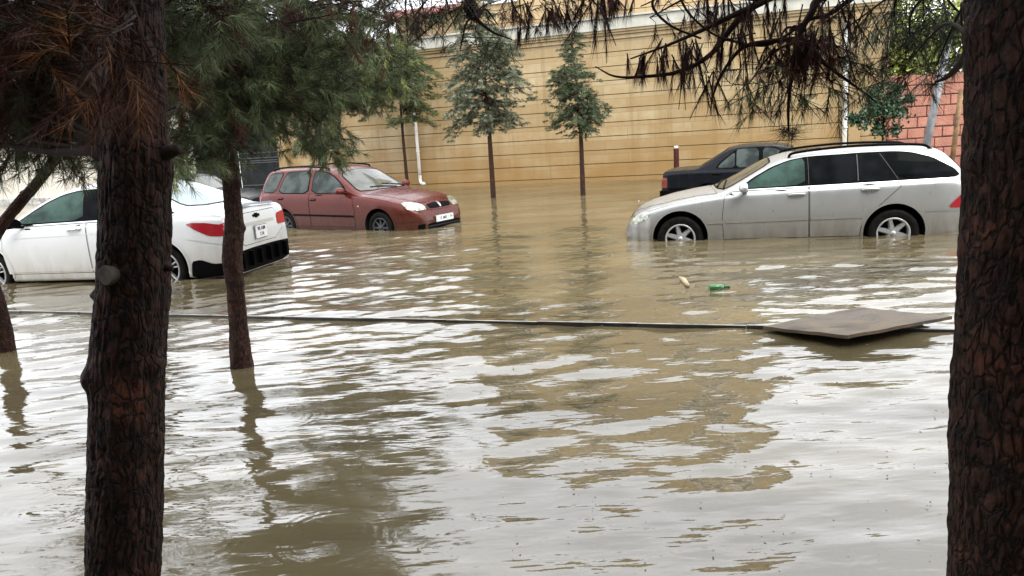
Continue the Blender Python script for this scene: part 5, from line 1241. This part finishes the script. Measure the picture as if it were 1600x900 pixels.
# broadleaf trees
def leaves(C, size, cols, r, nm='Col'):
    n = len(C); D = r.normal(size=(n, 3)); D /= np.linalg.norm(D, axis=1, keepdims=True); W_ = np.cross(D, r.normal(size=(n, 3))); W_ /= np.linalg.norm(W_, axis=1, keepdims=True)
    s = (size * r.uniform(.6, 1.3, (n, 1))); V = np.stack([C, C + D * s * .5 + W_ * s * .32, C + D * s, C + D * s * .5 - W_ * s * .32], 1).reshape(-1, 3)
    wt = np.array([c[1] for c in cols], float); ci = r.choice(len(cols), n, p=wt / wt.sum()); CC = np.array([c[0] for c in cols])[ci] * r.uniform(.6, 1.4, (n, 1))
    return V, np.arange(n * 4).reshape(-1, 4), np.repeat(CC, 4, 0)
M['leaf'] = mat('leaves', (.1, .1, .05), .35, spec=.4)
t_ = M['leaf'].node_tree; at_ = t_.nodes.new('ShaderNodeAttribute'); at_.attribute_name = 'Col'; t_.links.new(at_.outputs['Color'], t_.nodes['Principled BSDF'].inputs['Base Color'])
tag(mesh_np('leaf_litter', LIT[0], LIT[1], M['leaf'], None, False, LIT[2]), 'scattered leaf and needle litter floating on the flood', None, None, 'stuff')
def leafy(name, base, top, lobes, size, cols, label, rb, seed, per=60):
    r = np.random.default_rng(seed); e = empty(name, tuple(base)); tag(e, label, 'tree')
    w_ = MB(); tp_ = top - base; w_.tube(smooth_path([Vector((0, 0, 0)), tp_ * .5 + Vector((.04, 0, 0)), tp_], 6), list(np.linspace(rb, rb * .3, 13)), 8); w_.build('trunk', M['bark_s'], e)
    Cs = []; bw = MB()
    for (c, rad, n) in lobes:
        c = np.array(tuple(c - base)); 
        for k in range(n):
            u = r.normal(size=3); u /= np.linalg.norm(u); u *= r.uniform(.3, 1) ** .5
            cc = c + u * np.array(rad); bw.tube([Vector(tp_ * r.uniform(.55, .95)), Vector((c + cc) / 2), Vector(cc)], [rb * .22, rb * .15, rb * .06], 4)
            Cs.append(cc + r.normal(size=(per, 3)) * np.array(rad).mean() * .17)
    C = np.concatenate(Cs); V, F, cc = leaves(C, size, cols, r); mesh_np('leaves', V, F, M['leaf'], e, False, cc); bw.build('branches', M['twig'], e)
yt = 16.2; B0 = T(1376, 215, yt); B0 = Vector((B0.x, yt, -.3)); k_ = yt / CF
leafy('broadleaf_tree', B0, T(1380, 132, yt), [(T(1378, 150, yt), (28 * k_, .3, 20 * k_), 14), (T(1375, 178, yt), (42 * k_, .35, 24 * k_), 22), (T(1350, 180, yt), (24 * k_, .25, 12 * k_), 8), (T(1382, 200, yt), (24 * k_, .25, 12 * k_), 8), (T(1412, 145, yt), (16 * k_, .2, 16 * k_), 3)],
      .075, [((.018, .050, .020), 5), ((.03, .075, .03), 4), ((.07, .12, .05), 1)], 'small dark glossy leaved tree in front of the pink block wall', .035, 3)
yg = 27.0; k_ = yg / CF
leafy('garden_tree', Vector((T(1410, 200, yg).x, yg, -.3)), T(1410, 60, yg), [(T(1350, 60, yg), (70 * k_, 1.0, 60 * k_), 30), (T(1420, 40, yg), (90 * k_, 1.3, 80 * k_), 44), (T(1500, 70, yg), (70 * k_, 1.0, 60 * k_), 30), (T(1400, 110, yg), (80 * k_, 1.0, 30 * k_), 20)],
      .17, [((.26, .31, .06), 4), ((.40, .42, .10), 3), ((.14, .19, .04), 3)], 'yellow green leafy tree rising behind the pink block wall', .16, 5, 80)

# unseen block added behind the camera to darken trunks, cars and water
M['back'] = vary(mat('blocker_grey', (.10, .095, .085), .7), (.08, .075, .07), (.13, .12, .11), 1)
r_ = empty('shade_blocker', (0, -2.2, -.3)); tag(r_, 'unseen plain grey building standing behind the photographer', 'blocker')
bm = bmesh.new(); box(bm, (0, -4, 5), (26, 8, 10)); bm_link('wall', bm, M['back'], r_)
bm = bmesh.new(); box(bm, (0, .9, 3.35), (14, 2.6, .2), bev=.02); bm_link('blocker_roof', bm, M['back'], r_)

# groups of like things
for o in list(COL.objects):
    c = o.get('category')
    if c == 'car': o['group'] = 'cars standing in the flood'
    elif o.name.startswith('pine_tree'): o['group'] = 'pines on the near side of the street'
    elif o.name.startswith('cedar_tree'): o['group'] = 'street trees along the ochre wall'
    elif c == 'pipe': o['group'] = 'downpipes on the ochre wall'
